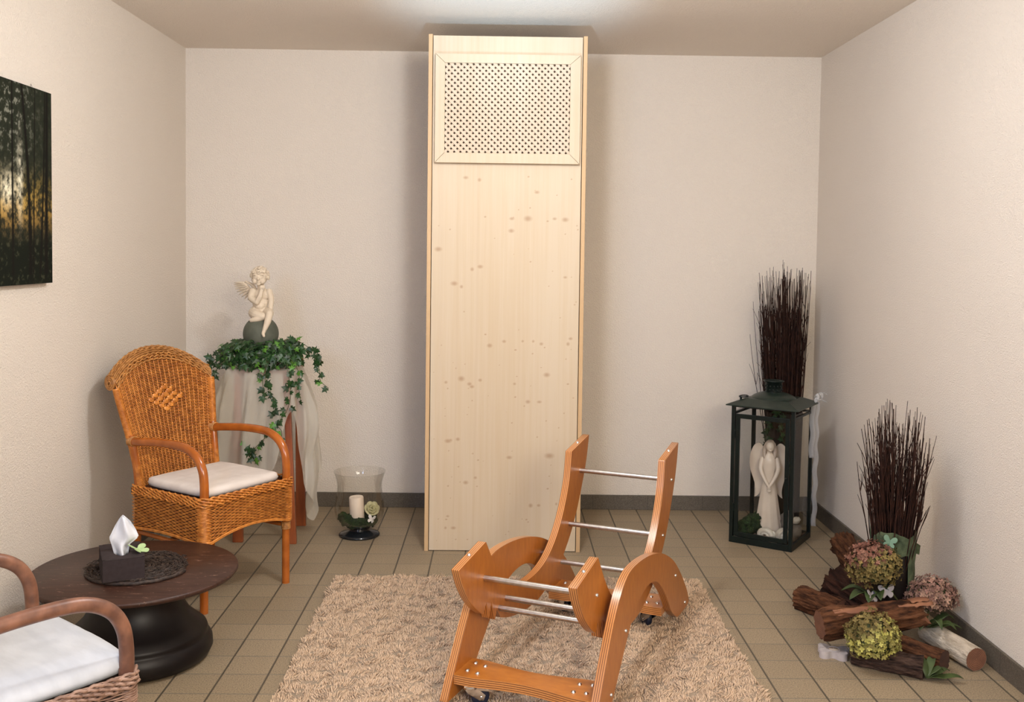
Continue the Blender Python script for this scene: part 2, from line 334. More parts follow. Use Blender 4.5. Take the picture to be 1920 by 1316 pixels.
# ------------------------------------------------------------------ mesh helpers
class MB:
    def __init__(s): s.v = []; s.f = []; s.mi = []; s.sm = []
    def add(s, vs, fs, mi=0, smooth=True):
        o = len(s.v); s.v += [tuple(v) for v in vs]
        for f in fs:
            s.f.append(tuple(i+o for i in f)); s.mi.append(mi); s.sm.append(smooth)
        return s
    def box(s, c, size, mi=0, rot=None):
        hx, hy, hz = (a/2 for a in size)
        vs = [Vector((x, y, z)) for x in (-hx, hx) for y in (-hy, hy) for z in (-hz, hz)]
        if rot is not None: vs = [rot @ v for v in vs]
        vs = [v+Vector(c) for v in vs]
        return s.add(vs, [(0,1,3,2),(4,6,7,5),(0,4,5,1),(2,3,7,6),(0,2,6,4),(1,5,7,3)], mi, False)
    def tube(s, path, r, n=10, mi=0, closed=False, cap=True, flat=1.0, up=None):
        P = [Vector(p) for p in path]; N = len(P)
        R = r if isinstance(r, (list, tuple)) else [r]*N
        tang = []
        for i in range(N):
            a = P[(i-1) % N] if (closed or i > 0) else P[i]
            b = P[(i+1) % N] if (closed or i < N-1) else P[i]
            t = (b-a); tang.append(t.normalized() if t.length > 1e-9 else Vector((0, 0, 1)))
        ref = Vector(up) if up else (Vector((0, 0, 1)) if abs(tang[0].z) < 0.9 else Vector((1, 0, 0)))
        nrm = (ref - tang[0]*ref.dot(tang[0])).normalized()
        vs = []
        for i in range(N):
            nrm = (nrm - tang[i]*nrm.dot(tang[i]))
            nrm = nrm.normalized() if nrm.length > 1e-6 else tang[i].orthogonal().normalized()
            bn = tang[i].cross(nrm)
            for k in range(n):
                a = 2*PI*k/n
                vs.append(P[i]+nrm*(math.cos(a)*R[i]*flat)+bn*(math.sin(a)*R[i]))
        fs = []
        for i in range(N if closed else N-1):
            j = (i+1) % N
            for k in range(n):
                k2 = (k+1) % n
                fs.append((i*n+k, i*n+k2, j*n+k2, j*n+k))
        s.add(vs, fs, mi)
        if cap and not closed:
            s.add(vs[:n], [tuple(reversed(range(n)))], mi, False)
            s.add(vs[-n:], [tuple(range(n))], mi, False)
        return s
    def lathe(s, prof, n=32, c=(0,0,0), mi=0, smooth=True, rfun=None):
        c = Vector(c); vs = []
        for i, (r, z) in enumerate(prof):
            for k in range(n):
                a = 2*PI*k/n; rr = r if rfun is None else r*rfun(a, z)
                vs.append(c+Vector((rr*math.cos(a), rr*math.sin(a), z)))
        fs = []
        for i in range(len(prof)-1):
            for k in range(n):
                k2 = (k+1) % n; fs.append((i*n+k, i*n+k2, (i+1)*n+k2, (i+1)*n+k))
        return s.add(vs, fs, mi, smooth)
    def ell(s, c, r, rot=None, n=14, mi=0, disp=0, seed=0):
        c = Vector(c); r = (r,)*3 if isinstance(r, (int, float)) else r
        vs = []; m = n//2+1
        for i in range(m+1):
            ph = PI*i/m
            for k in range(n):
                a = 2*PI*k/n
                d = Vector((math.sin(ph)*math.cos(a), math.sin(ph)*math.sin(a), math.cos(ph)))
                f = 1+disp*noise.noise(d*2.2+Vector((seed, seed*0.7, 0))) if disp else 1
                v = Vector((d.x*r[0]*f, d.y*r[1]*f, d.z*r[2]*f))
                if rot is not None: v = rot @ v
                vs.append(c+v)
        fs = [(i*n+k, (i+1)*n+k, (i+1)*n+(k+1) % n, i*n+(k+1) % n) for i in range(m) for k in range(n)]
        return s.add(vs, fs, mi)
    def extrude(s, pts, fn, mi_face=0, mi_edge=1, d=(0, 1)):
        # pts: closed 2D outline, fn(a, b, t) -> 3D point
        n = len(pts)
        A = [fn(a, b, d[0]) for a, b in pts]; B = [fn(a, b, d[1]) for a, b in pts]
        s.add(A, [tuple(range(n))], mi_face, False); s.add(B, [tuple(reversed(range(n)))], mi_face, False)
        s.add(A+B, [(i, i+n, (i+1) % n+n, (i+1) % n) for i in range(n)], mi_edge, True)
        return s
    def build(s, name, mats, parent=None, loc=None, rot=None, bevel=0, merge=False, subsurf=0, col=None, fixn=True):
        me = bpy.data.meshes.new(name)
        me.from_pydata(s.v, [], s.f)
        mats = mats if isinstance(mats, (list, tuple)) else [mats]
        for m in mats: me.materials.append(m)
        me.polygons.foreach_set('material_index', s.mi); me.polygons.foreach_set('use_smooth', s.sm)
        if merge or fixn:
            bm = bmesh.new(); bm.from_mesh(me)
            if merge: bmesh.ops.remove_doubles(bm, verts=bm.verts, dist=1e-5)
            bmesh.ops.recalc_face_normals(bm, faces=bm.faces)
            bm.to_mesh(me); bm.free()
        o = bpy.data.objects.new(name, me); COL.objects.link(o)
        if parent: o.parent = parent
        if loc: o.location = loc
        if rot: o.rotation_euler = rot
        if bevel:
            b = o.modifiers.new('bevel', 'BEVEL'); b.width = bevel; b.segments = 2; b.limit_method = 'ANGLE'; b.angle_limit = math.radians(50)
        if subsurf:
            b = o.modifiers.new('sub', 'SUBSURF'); b.levels = subsurf; b.render_levels = subsurf
        return o
def np_mesh(name, V, Fa, mat, parent=None, cols=None, smooth=False, loc=None):
    me = bpy.data.meshes.new(name)
    me.from_pydata(V.tolist() if hasattr(V, 'tolist') else V, [], Fa.tolist() if hasattr(Fa, 'tolist') else Fa)
    me.materials.append(mat)
    if smooth: me.polygons.foreach_set('use_smooth', [True]*len(me.polygons))
    if cols is not None:
        a = me.color_attributes.new('col', 'FLOAT_COLOR', 'POINT')
        c = np.ones((len(me.vertices), 4), dtype=np.float32); c[:, :3] = cols
        a.data.foreach_set('color', c.ravel())
    o = bpy.data.objects.new(name, me); COL.objects.link(o)
    if parent: o.parent = parent
    if loc: o.location = loc
    return o
def tag(o, label, cat, group=None):
    o['label'] = label; o['category'] = cat
    if group: o['group'] = group
    return o
def struct(o): o['kind'] = 'structure'; return o
def thing(name, label, cat, loc=(0, 0, 0), rotz=0, group=None):
    o = bpy.data.objects.new(name, None); COL.objects.link(o); o.empty_display_size = 0.05
    o.location = loc; o.rotation_euler = (0, 0, rotz)
    return tag(o, label, cat, group)
def smooth_path(pts, k=6):
    P = [Vector(p) for p in pts]; out = []
    for i in range(len(P)-1):
        p0 = P[max(i-1, 0)]; p1 = P[i]; p2 = P[i+1]; p3 = P[min(i+2, len(P)-1)]
        for j in range(k):
            t = j/k
            out.append(0.5*((2*p1)+(p2-p0)*t+(2*p0-5*p1+4*p2-p3)*t*t+(3*p1-p0-3*p2+p3)*t**3))
    out.append(P[-1]); return out
def smooth_closed(pts, corner=(), k=5):
    # closed Catmull-Rom in 2D; indices in corner stay sharp
    n = len(pts); out = []
    for i in range(n):
        p1 = Vector(pts[i]); p2 = Vector(pts[(i+1) % n])
        p0 = Vector(pts[(i-1) % n]) if i not in corner else p1
        p3 = Vector(pts[(i+2) % n]) if (i+1) % n not in corner else p2
        if i in corner and (i+1) % n in corner: out.append(tuple(p1)); continue
        for j in range(k):
            t = j/k
            q = 0.5*((2*p1)+(p2-p0)*t+(2*p0-5*p1+4*p2-p3)*t*t+(3*p1-p0-3*p2+p3)*t**3)
            out.append((q.x, q.y))
    return out
def remesh(o, size, it=4, factor=0.6):
    r = o.modifiers.new('remesh', 'REMESH'); r.mode = 'VOXEL'; r.voxel_size = size; r.use_smooth_shade = True
    s = o.modifiers.new('smooth', 'SMOOTH'); s.iterations = it; s.factor = factor

# ------------------------------------------------------------------ the room
XL, XR, YB, YF, H, HB = -1.761, 1.768, 5.544, -2.2, 2.551, 0.082
W = 0.12
struct(MB().box(((XL+XR)/2, (YB+YF)/2, -0.05), (XR-XL+2*W, YB-YF+2*W, 0.1)).build('floor', M['tile']))
struct(MB().box(((XL+XR)/2, (YB+YF)/2, H+0.05), (XR-XL+2*W, YB-YF+2*W, 0.1)).build('ceiling', M['ceiling']))
struct(MB().box((XL-W/2, (YB+YF)/2, H/2), (W, YB-YF, H)).build('wall_left', M['wall']))
struct(MB().box((XR+W/2, (YB+YF)/2, H/2), (W, YB-YF, H)).build('wall_right', M['wall']))
struct(MB().box(((XL+XR)/2, YB+W/2, H/2), (XR-XL+2*W, W, H)).build('wall_back', M['wall']))
struct(MB().box(((XL+XR)/2, YF-W/2, H/2), (XR-XL+2*W, W, H)).build('wall_front', M['wall']))
struct(MB().box((XL+0.006, (YB+YF)/2, HB/2), (0.012, YB-YF, HB)).build('baseboard_left', M['skirting'], bevel=0.002))
struct(MB().box((XR-0.006, (YB+YF)/2, HB/2), (0.012, YB-YF, HB)).build('baseboard_right', M['skirting'], bevel=0.002))
struct(MB().box(((XL+XR)/2, YB-0.006, HB/2), (XR-XL-0.026, 0.012, HB)).build('baseboard_back', M['skirting'], bevel=0.002))
fr = MB()
for x in (-1.2, 0.8): fr.box((x, YF+0.03, 1.5), (0.07, 0.06, 1.47))
for z in (0.8, 2.2): fr.box((-0.2, YF+0.03, z), (2.07, 0.06, 0.07))
struct(fr.build('window_1', simple('white_window_paint', (0.8, 0.8, 0.8), rough=0.4), bevel=0.004))

# ------------------------------------------------------------------ shaggy rug
def build_rug():
    x0, x1, y0, y1 = -0.715, 0.885, 2.55, 4.335
    root = thing('shaggy_rug', 'beige shaggy rug lying on the tiles under the wheeled wooden frame', 'rug', (0, 0, 0))
    b = MB(); b.box(((x0+x1)/2, (y0+y1)/2, 0.004), (x1-x0-0.02, y1-y0-0.02, 0.008))
    b.build('rug_backing', simple('rug_backing', (0.30, 0.23, 0.16), rough=0.95), root)
    step = 0.0062
    gx, gy = np.meshgrid(np.arange(x0, x1, step), np.arange(y0, y1, step))
    N = gx.size
    px = gx.ravel()+rng.uniform(-.5, .5, N)*step; py = gy.ravel()+rng.uniform(-.5, .5, N)*step
    # clump field: sum of random sines
    def field(seed, f):
        r = np.random.default_rng(seed); z = np.zeros(N)
        for _ in range(14):
            a = r.uniform(0, 2*PI); k = f*r.uniform(0.5, 1.6)
            z += np.sin(k*(px*math.cos(a)+py*math.sin(a))+r.uniform(0, 6.28))
        return z/math.sqrt(7)
    fa = field(1, 95)+0.7*field(2, 40); fb = field(3, 95)+0.7*field(4, 40); fh = field(5, 130)
    h = 0.0155+0.0045*np.clip(fh, -1.7, 1.3)+rng.uniform(-.0025, .0025, N)
    lx = fa*0.006+rng.normal(0, .0035, N); ly = fb*0.006+rng.normal(0, .0035, N)-0.001
    wd = rng.uniform(0.0027, 0.0038, N)
    ang = rng.uniform(0, 2*PI, N)
    V = np.zeros((N, 7, 3))
    for k in range(3):
        a = ang+k*2*PI/3
        V[:, k, 0] = px+wd*np.cos(a); V[:, k, 1] = py+wd*np.sin(a); V[:, k, 2] = 0.003
        V[:, 3+k, 0] = px+lx*0.45+wd*0.9*np.cos(a+.3); V[:, 3+k, 1] = py+ly*0.45+wd*0.9*np.sin(a+.3); V[:, 3+k, 2] = h*0.62
    V[:, 6, 0] = px+lx; V[:, 6, 1] = py+ly; V[:, 6, 2] = h*1.05
    base = (np.arange(N)*7)[:, None]
    faces = []
    Q = np.array([[0,1,4,3],[1,2,5,4],[2,0,3,5]]); T = np.array([[3,4,6],[4,5,6],[5,3,6]])
    quads = (base[:, :, None]+Q[None]).reshape(-1, 4); tris = (base[:, :, None]+T[None]).reshape(-1, 3)
    c = np.array([0.62, 0.455, 0.315])[None]*(1+0.07*rng.normal(0, 1, N).clip(-2, 2)[:, None])
    cols = np.repeat(c[:, None, :], 7, axis=1); 
    me = bpy.data.meshes.new('rug_pile')
    me.vertices.add(N*7); me.vertices.foreach_set('co', V.reshape(-1, 3).ravel().astype(np.float32))
    nl = quads.size+tris.size
    me.loops.add(nl); me.loops.foreach_set('vertex_index', np.concatenate([quads.ravel(), tris.ravel()]).astype(np.int32))
    me.polygons.add(len(quads)+len(tris))
    ls = np.concatenate([np.arange(len(quads))*4, quads.size+np.arange(len(tris))*3]).astype(np.int32)
    me.polygons.foreach_set('loop_start', ls)
    me.update(calc_edges=True); me.validate()
    me.polygons.foreach_set('use_smooth', [True]*len(me.polygons))
    a = me.color_attributes.new('col', 'FLOAT_COLOR', 'POINT')
    cc = np.ones((N*7, 4), dtype=np.float32); cc[:, :3] = cols.reshape(-1, 3); a.data.foreach_set('color', cc.ravel())
    me.materials.append(M['rug'])
    o = bpy.data.objects.new('rug_pile', me); COL.objects.link(o); o.parent = root
    o['kind'] = 'stuff'
build_rug()

# ------------------------------------------------------------------ tall spruce cabinet
def build_cabinet():
    x0, x1, yf, top, dep = -0.357, 0.396, 4.731, 2.474, 0.50
    root = thing('spruce_cabinet', 'tall narrow pale spruce cabinet with a lattice vent at the top against the back wall', 'cabinet', ((x0+x1)/2, yf, 0))
    hw = (x1-x0)/2
    for sx in (-1, 1):
        o = MB().box((sx*(hw-0.0095), dep/2, top/2), (0.019, dep, top)).build('side_panel', M['spruce_edge'], root, bevel=0.001)
    # front board as a dense grid carrying its knots
    fx0, fx1, fz0, fz1 = -hw+0.0225, hw-0.0225, 0.004, top-0.006
    nx, nz = 230, 780
    X, Z = np.meshgrid(np.linspace(fx0, fx1, nx), np.linspace(fz0, fz1, nz))
    K = np.zeros_like(X)
    cx = (x0+x1)/2
    kn = [(-.302,1.458,14),(-.186,.838,15),(-.147,.813,10),(-.135,.80,9),(-.247,.536,12),(-.235,.54,8),(-.16,.335,11),(-.114,.359,8),(.07,.816,7),(.224,.861,13),(-.096,.832,9),(.017,1.02,9),
          (-.052,.999,12),(.047,1.608,9),(.302,1.606,13),(.049,.459,10),(.242,.469,16),(.155,.226,12),(.194,.227,8),(-.217,.113,9),(-.102,1.377,11),(-.14,1.364,11),
          (.157,1.022,8),(.196,1.01,9),(.324,1.011,11),(.106,1.022,7),(.279,.235,8),(.336,1.037,8),(.251,1.61,8),(.306,1.331,7),(-.255,.113,8),(.124,1.609,16),(.045,1.55,12),
          (-.19,1.28,10),(-.225,1.295,13),(-.175,1.80,9),(-.11,1.79,11),(.165,1.735,9),(-.26,.82,8),(.135,.73,11),(.19,.73,8),(-.245,.17,6),(.335,.30,7),(-.20,.545,10)]
    for _ in range(90):
        kn.append((random.uniform(fx0+cx, fx1+cx), random.uniform(0.05, 1.82), random.uniform(2.2, 4.5)))
    for kx, kz, r in kn:
        r = r*0.00072*1.15; ax = random.uniform(0.8, 1.7)
        dx = (X+cx-kx)/ax; dz = Z-kz
        d = np.sqrt(dx*dx+dz*dz)/r
        st = 0.62 if r > 0.004 else 0.8
        K = np.maximum(K, st*np.clip(1.35-d, 0, 1))
    # faint pith streaks
    for sxk, w_, st in ((-.125, .006, .09), (-.30, .012, .06), (-.22, .004, .08), (.08, .003, .05)):
        K = np.maximum(K, st*np.exp(-((X+cx-sxk-0.01*np.sin(Z*1.3))/w_)**2))
    V = np.stack([X.ravel(), np.full(X.size, 0.003), Z.ravel()], 1)
    i = np.arange(nx*nz).reshape(nz, nx)
    Q = np.stack([i[:-1, :-1].ravel(), i[:-1, 1:].ravel(), i[1:, 1:].ravel(), i[1:, :-1].ravel()], 1)
    o = np_mesh('front_panel', V, Q, M['spruce'], root)
    a = o.data.attributes.new('knot', 'FLOAT', 'POINT'); a.data.foreach_set('value', K.ravel().astype(np.float32))
    s = o.modifiers.new('thick', 'SOLIDIFY'); s.thickness = 0.016; s.offset = -1
    # no opening is cut; a dark sheet stands in for the unlit inside
    MB().box((0, dep/2+0.01, top-0.02), (2*hw-0.042, dep-0.02, 0.016)).build('top_panel', M['spruce_plain'], root)
    MB().box((0, dep-0.004, top/2), (2*hw-0.04, 0.006, top-0.02)).build('back_panel', M['spruce_plain'], root)
    # lattice door: frame stands proud of the board
    ox0, ox1, oz0, oz1 = -0.323-cx, 0.364-cx, 1.868, 2.380
    ix0, ix1, iz0, iz1 = -0.277-cx, 0.315-cx, 1.915, 2.337
    f = MB(); y0_, y1_ = -0.021, 0.0025
    g = 0.0006
    def quad(pts):
        A = [Vector((x, y0_, z)) for x, z in pts]; B = [Vector((x, y1_, z)) for x, z in pts]
        f.add(A+B, [(0,1,2,3),(7,6,5,4),(0,4,5,1),(1,5,6,2),(2,6,7,3),(3,7,4,0)], 0, False)
    quad([(ox0+g, oz1), (ox1-g, oz1), (ix1-g, iz1), (ix0+g, iz1)])
    quad([(ox0+g, oz0), (ix0+g, iz0), (ix1-g, iz0), (ox1-g, oz0)])
    quad([(ox0, oz0+g), (ox0, oz1-g), (ix0, iz1-g), (ix0, iz0+g)])
    quad([(ox1, oz0+g), (ix1, iz0+g), (ix1, iz1-g), (ox1, oz1-g)])
    fo = f.build('vent_frame', M['spruce_plain'], root, bevel=0.0012)
    # flat dark sheet as painted inside shade, then crossing slats
    MB().box(((ix0+ix1)/2, -0.0005, (iz0+iz1)/2), (ix1-ix0+0.01, 0.004, iz1-iz0+0.01)).build('vent_shade_sheet', M['vent_shade'], fo)
    L = MB(); pitch = 0.0208; sw = 0.0118; yy = (-0.0085, -0.0125)
    for dirn, yv in ((1, yy[0]), (-1, yy[1])):
        c = -1.2
        t = -1.0
        k = 0
        while t < 1.0:
            # line: z = dirn*x + t ; clip to the opening
            pts = []
            cx_, cz_ = (ix0+ix1)/2, (iz0+iz1)/2
            def inside_seg(off):
                xs = []
                for x in (ix0, ix1):
                    z = dirn*(x-cx_)+cz_+off
                    if iz0 <= z <= iz1: xs.append((x, z))
                for z in (iz0, iz1):
                    x = (z-cz_-off)/dirn+cx_
                    if ix0 < x < ix1: xs.append((x, z))
                xs.sort(); return xs
            seg = inside_seg(t*1.0)
            if len(seg) >= 2:
                (xa, za), (xb, zb) = seg[0], seg[-1]
                d = Vector((xb-xa, 0, zb-za))
                if d.length > 0.006:
                    mid = Vector(((xa+xb)/2, yv, (za+zb)/2))
                    ang = -math.atan2(d.z, d.x)
                    L.box(mid, (d.length+0.006, 0.004, sw), 0, Matrix.Rotation(ang, 3, 'Y'))
            t += pitch*math.sqrt(2)
    L.build('lattice', M['lattice'], fo)
build_cabinet()

# ------------------------------------------------------------------ wheeled wooden frame
def build_frame():
    th = math.radians(23.5)
    wv = Vector((math.cos(th), -math.sin(th))); fv = Vector((-math.sin(th), -math.cos(th)))
    # local axes: x = across (wv), y = -s (rear positive), z up
    root = thing('wheeled_wooden_frame', 'varnished beech plywood seat frame on castors with steel rods, standing on the shaggy rug', 'wooden frame', (0.25, 3.91, 0.008), -th)
    arch = [(0.955,0.030),(0.915,0.092),(0.868,0.165),(0.815,0.242),(0.755,0.318),(0.690,0.374),(0.610,0.406),(0.515,0.410),(0.395,0.399),(0.284,0.379),(0.170,0.348),(0.070,0.308),(-0.020,0.262),(-0.113,0.198),(-0.200,0.125),(-0.255,0.070),(-0.283,0.030),(-0.255,0.018),
            (-0.110,0.022),(-0.062,0.035),(0.020,0.085),(0.076,0.140),(0.130,0.190),(0.195,0.238),(0.260,0.272),(0.340,0.290),(0.430,0.287),(0.515,0.265),(0.580,0.228),(0.643,0.175),(0.720,0.105),(0.770,0.058),(0.800,0.030)]
    pa = smooth_closed(arch, (0, 16, 18, 32), 4)
    TH = 0.027
    def sx(mb, outline, x0, x1):
        mb.extrude(outline, lambda a, b, t: Vector((x0 if t == 0 else x1, -a, b)), 0, 1)
    bolt_pos = [(-0.035,0.205),(-0.205,0.045),(0.642,0.228),(0.793,0.080)]
    def bolt(parent, p, d, name='bolt', r=0.0065):
        m = MB(); dv = Vector(d).normalized()
        q = dv.to_track_quat('Z', 'Y').to_matrix()
        pr = [(0.0, 0.006), (r*0.5, 0.0055), (r*0.85, 0.0035), (r, 0.0), (r, -0.004)]
        m.lathe(pr, 12)
        m.v = [tuple(q @ Vector(v)+Vector(p)) for v in m.v]
        m.build(name, M['chrome'], parent)
    for x0, x1, out in ((-0.052, -0.025, -1), (0.432, 0.459, 1)):
        m = MB(); sx(m, pa, x0, x1)
        o = m.build('side_arch', [M['beech'], M['ply_x']], root, bevel=0.003)
        for s_, z_ in bolt_pos: bolt(o, (x1 if out > 0 else x0, -s_, z_), (out, 0, 0))
    rail = [(-0.262,0.678),(-0.230,0.575),(-0.178,0.480),(-0.113,0.385),(-0.038,0.305),(0.050,0.240),(0.120,0.203),(0.202,0.177),(0.314,0.158),(0.463,0.163),(0.582,0.185),(0.655,0.208),
            (0.690,0.250),(0.705,0.216),(0.735,0.290),(0.755,0.238),(0.775,0.300),(0.800,0.268),(0.850,0.300),(0.910,0.352),(0.955,0.410),(0.985,0.466),
            (0.785,0.502),(0.736,0.438),(0.690,0.385),(0.643,0.341),(0.586,0.303),(0.487,0.270),(0.360,0.262),(0.260,0.274),(0.180,0.304),(0.114,0.348),(0.060,0.402),(0.015,0.465),(-0.020,0.535),(-0.036,0.600),(-0.044,0.645)]
    sharp = (0, 21, 22, 36, 11, 12, 13, 14, 15, 16, 17)
    pr = smooth_closed(rail, sharp, 4)
    for x0, x1, out in ((-0.001, 0.026, -1), (0.381, 0.408, 1)):
        m = MB(); sx(m, pr, x0, x1)
        o = m.build('seat_rail', [M['beech'], M['ply_x']], root, bevel=0.003)
        xm = (x0+x1)/2
        bolt(o, (xm, 0.153, 0.661), (0, 0.17, 1)); bolt(o, (xm, -0.885, 0.484), (0, -0.15, 1))
        for s_, z_ in ((-0.150,0.548),(-0.027,0.357),(0.795,0.386)): bolt(o, (x1 if out > 0 else x0, -s_, z_), (out, 0, 0))
        for s_, z_ in ((0.10, 0.265), (0.60, 0.235)):   # spacers between rail and arch
            a, b_ = (0.408, 0.432) if out > 0 else (-0.025, -0.001)
            MB().tube([(a, -s_, z_), (b_, -s_, z_)], 0.011, 12).build('spacer', M['steel'], o)
    for s_, z_ in ((-0.150,0.548),(-0.027,0.357),(0.055,0.226),(0.795,0.386),(0.613,0.262),(0.695,0.262)):
        if (s_, z_) == (0.695, 0.262): z_ = 0.247; s_ = 0.672
        MB().tube([(0.024, -s_, z_), (0.383, -s_, z_)], 0.0095, 16).build('cross_rod', M['steel'], root)
    for s0, s1, sgn in ((0.772, 0.914, 1), (-0.085, 0.065, -1)):
        out = []
        n = 24
        for i in range(n+1):
            t = i/n; x = -0.0245+t*0.456; bow = 0.022*math.sin(PI*min(1, max(0, (t-0.12)/0.76)))**1.2
            out.append((x, s0+bow))
        for i in range(n, -1, -1):
            t = i/n; x = -0.0245+t*0.456; bow = 0.022*math.sin(PI*min(1, max(0, (t-0.12)/0.76)))**1.2
            out.append((x, s1-bow))
        m = MB(); m.extrude(out, lambda a, b, t: Vector((a, -b, 0.075 if t == 0 else 0.105)), 0, 1)
        o = m.build('base_board', [M['beech'], M['ply_z']], root, bevel=0.003)
        for x in (0.004, 0.043, 0.365, 0.404):
            for s_ in ((s0+0.035, s1-0.045) if x in (0.004, 0.404) else (s0+0.045, s1-0.038)):
                bolt(o, (x, -s_, 0.105), (0, 0, 1), 'rivet', 0.008)
    for x, s_, a in ((0.02, 0.88, 0.7), (0.395, 0.87, 0.9), (0.03, 0.0, 2.2), (0.375, 0.0, 2.4)):
        f = MB()
        f.box((0, 0, 0.072), (0.055, 0.055, 0.006))
        f.lathe([(0.0, 0.069), (0.022, 0.069), (0.024, 0.058), (0.016, 0.054), (0.0, 0.054)], 20)
        for sd in (-1, 1):
            f.extrude([(-0.022, 0.060), (0.018, 0.060), (0.046, 0.034), (0.040, 0.018), (0.028, 0.018), (-0.012, 0.046)], lambda p, q, t, sd=sd: Vector((p, sd*(0.015+0.002*t), q)), 0, 0)
        f.extrude([(0.012, 0.066), (0.078, 0.056), (0.096, 0.046), (0.088, 0.040), (0.02, 0.054)], lambda p, q, t: Vector((p, -0.021+0.042*t, q)), 0, 0)
        f.tube([(0.033, -0.019, 0.027), (0.033, 0.019, 0.027)], 0.005, 10)
        c = f.build('castor', M['chrome'], root, loc=(x, -s_, 0), rot=(0, 0, a), bevel=0.0008)
        wl = MB()
        prf = [(0.004, -0.011), (0.020, -0.011), (0.025, -0.009), (0.027, -0.004), (0.027, 0.004), (0.025, 0.009), (0.020, 0.011), (0.004, 0.011)]
        prf = [(a*1.1, b*1.1) for a, b in prf]; wl.lathe(prf, 24)
        wl.v = [(v[0]+0.033, v[2], v[1]+0.027) for v in wl.v]
        wl.build('wheel', M['rubber_blue'], c)
build_frame()

# ------------------------------------------------------------------ rattan chairs
def weave(mb, S, nu, rows, us, r=0.0023, amp=0.0026, mi=0, k=4):
    # S(u, v) -> (point, normal); rows of strands weave in and out of nu stakes between u0 and u1
    u0, u1 = us; n = nu*2
    for j, v in enumerate(rows):
        path = []
        for i in range(n+1):
            u = u0+(u1-u0)*i/n
            p, nr = S(u, v)
            path.append(p+nr*(amp*math.cos(PI*(i/2+j))) if i % 2 == 0 else p)
        mb.tube(path, r, k, mi, cap=False, up=(0.1, 0.1, 1))
def make_chair(name, label, cat, loc, rz, P, back=True):
    hw, ztop, zbot, dep, cane, wick, gap_deck, roll = P['hw'], P['seat'], P['bot'], 0.43, P['cane'], P['wick'], P['gap_deck'], P['roll']
    root = thing(name, label, cat, loc, rz)
    # four legs
    for sx in (-1, 1):
        lp = [(sx*hw, 0, 0), (sx*hw, 0, 0.2), (sx*hw, 0.0, ztop+0.01)]
        o = MB().tube(lp, 0.0165, 16).build('leg', cane, root)
        wr = MB()
        for q in range(7): wr.tube([(sx*hw+0.0178*math.cos(a*PI/8), 0.0178*math.sin(a*PI/8), 0.238+q*0.0045+a*0.00028) for a in range(17)], 0.0026, 5, cap=False)
        wr.build('leg_binding', roll, o)
        MB().tube(smooth_path([(sx*hw*0.93, dep+0.05, 0), (sx*hw*0.93, dep+0.005, 0.22), (sx*hw*0.93, dep, 0.47), (sx*hw*0.98, dep+0.03, 0.66)]), 0.0155, 14).build('leg', cane, root)
    st = MB()
    for sx in (-1, 1): st.tube([(sx*hw, 0, 0.255), (sx*hw*0.93, dep+0.01, 0.255)], 0.010, 10)
    st.tube([(-hw, 0.22, 0.255), (hw, 0.22, 0.255)], 0.010, 10)
    st.build('stretcher', cane, root)
    # woven apron round the seat, open at the back; corners rounded
    rc = 0.03; wx = hw+0.020
    def plan(u):
        # u in 0..1 : left rear -> left front -> right front -> right rear
        segs = [dep-rc, PI/2*rc, 2*(wx-rc), PI/2*rc, dep-rc]; L = sum(segs); d = u*L
        y0 = -0.022
        if d < segs[0]: return Vector((-wx, dep+y0-d, 0)), Vector((-1, 0, 0))
        d -= segs[0]
        if d < segs[1]:
            a = d/rc; return Vector((-wx+rc-rc*math.cos(a), y0+rc-rc*math.sin(a), 0)), Vector((-math.cos(a), -math.sin(a), 0))
        d -= segs[1]
        if d < segs[2]: return Vector((-wx+rc+d, y0, 0)), Vector((0, -1, 0))
        d -= segs[2]
        if d < segs[3]:
            a = d/rc; return Vector((wx-rc+rc*math.sin(a), y0+rc-rc*math.cos(a), 0)), Vector((math.sin(a), -math.cos(a), 0))
        d -= segs[3]
        return Vector((wx, y0+rc+d, 0)), Vector((1, 0, 0))
    def zb(u):
        p, _ = plan(u)
        if p.y < 0.0: return zbot+0.032*max(0, 1-(p.x/(wx*0.85))**2)
        return zbot+0.012*math.sin(PI*min(1, max(0, p.y/dep)))
    def S(u, v):
        p, nr = plan(u); z0 = zb(u)
        p = p+nr*(0.006*math.sin(v*PI)); p.z = z0+(ztop-z0)*v; return p, nr
    a = MB(); nr_ = int((ztop-zbot)/0.0068)
    weave(a, S, 66, [i/nr_ for i in range(nr_+1)], (0, 1))
    for q in range(5):     # thick plaited rim at the top, thinner one at the foot
        for (vv, rr) in ((1.0-q*0.042, 0.0043),):
            path = []
            for i in range(161):
                u = i/160; p, nr = S(u, vv); path.append(p+nr*(0.006+0.003*math.sin(i*1.35+q*2.1))+Vector((0, 0, 0.0035*math.sin(i*1.35+q*2.1+1.5))))
            a.tube(path, rr, 5, cap=False, up=(0.1, 0.1, 1))
    for q in range(2):
        path = []
        for i in range(121):
            u = i/120; p, nr = S(u, q*0.03); path.append(p+nr*0.004)
        a.tube(path, 0.0042, 5, cap=False, up=(0.1, 0.1, 1))
    a.build('woven_apron', wick, root, fixn=False)
    bk = MB(); vs = []; n = 100
    for i in range(n+1):
        for v in (0.02, 0.98):
            p, nr = S(i/n, v); vs.append(p-nr*0.0035)
    bk.add(vs, [(2*i, 2*i+2, 2*i+3, 2*i+1) for i in range(n)])
    bk.build('apron_gap_shade', gap_deck, root)  # added dark sheet, shade for the gaps of the apron weave
    sd = MB(); sd.box((0, dep/2, ztop-0.030), (2*hw+0.02, dep+0.02, 0.030)); sd.build('seat_deck', gap_deck, root)
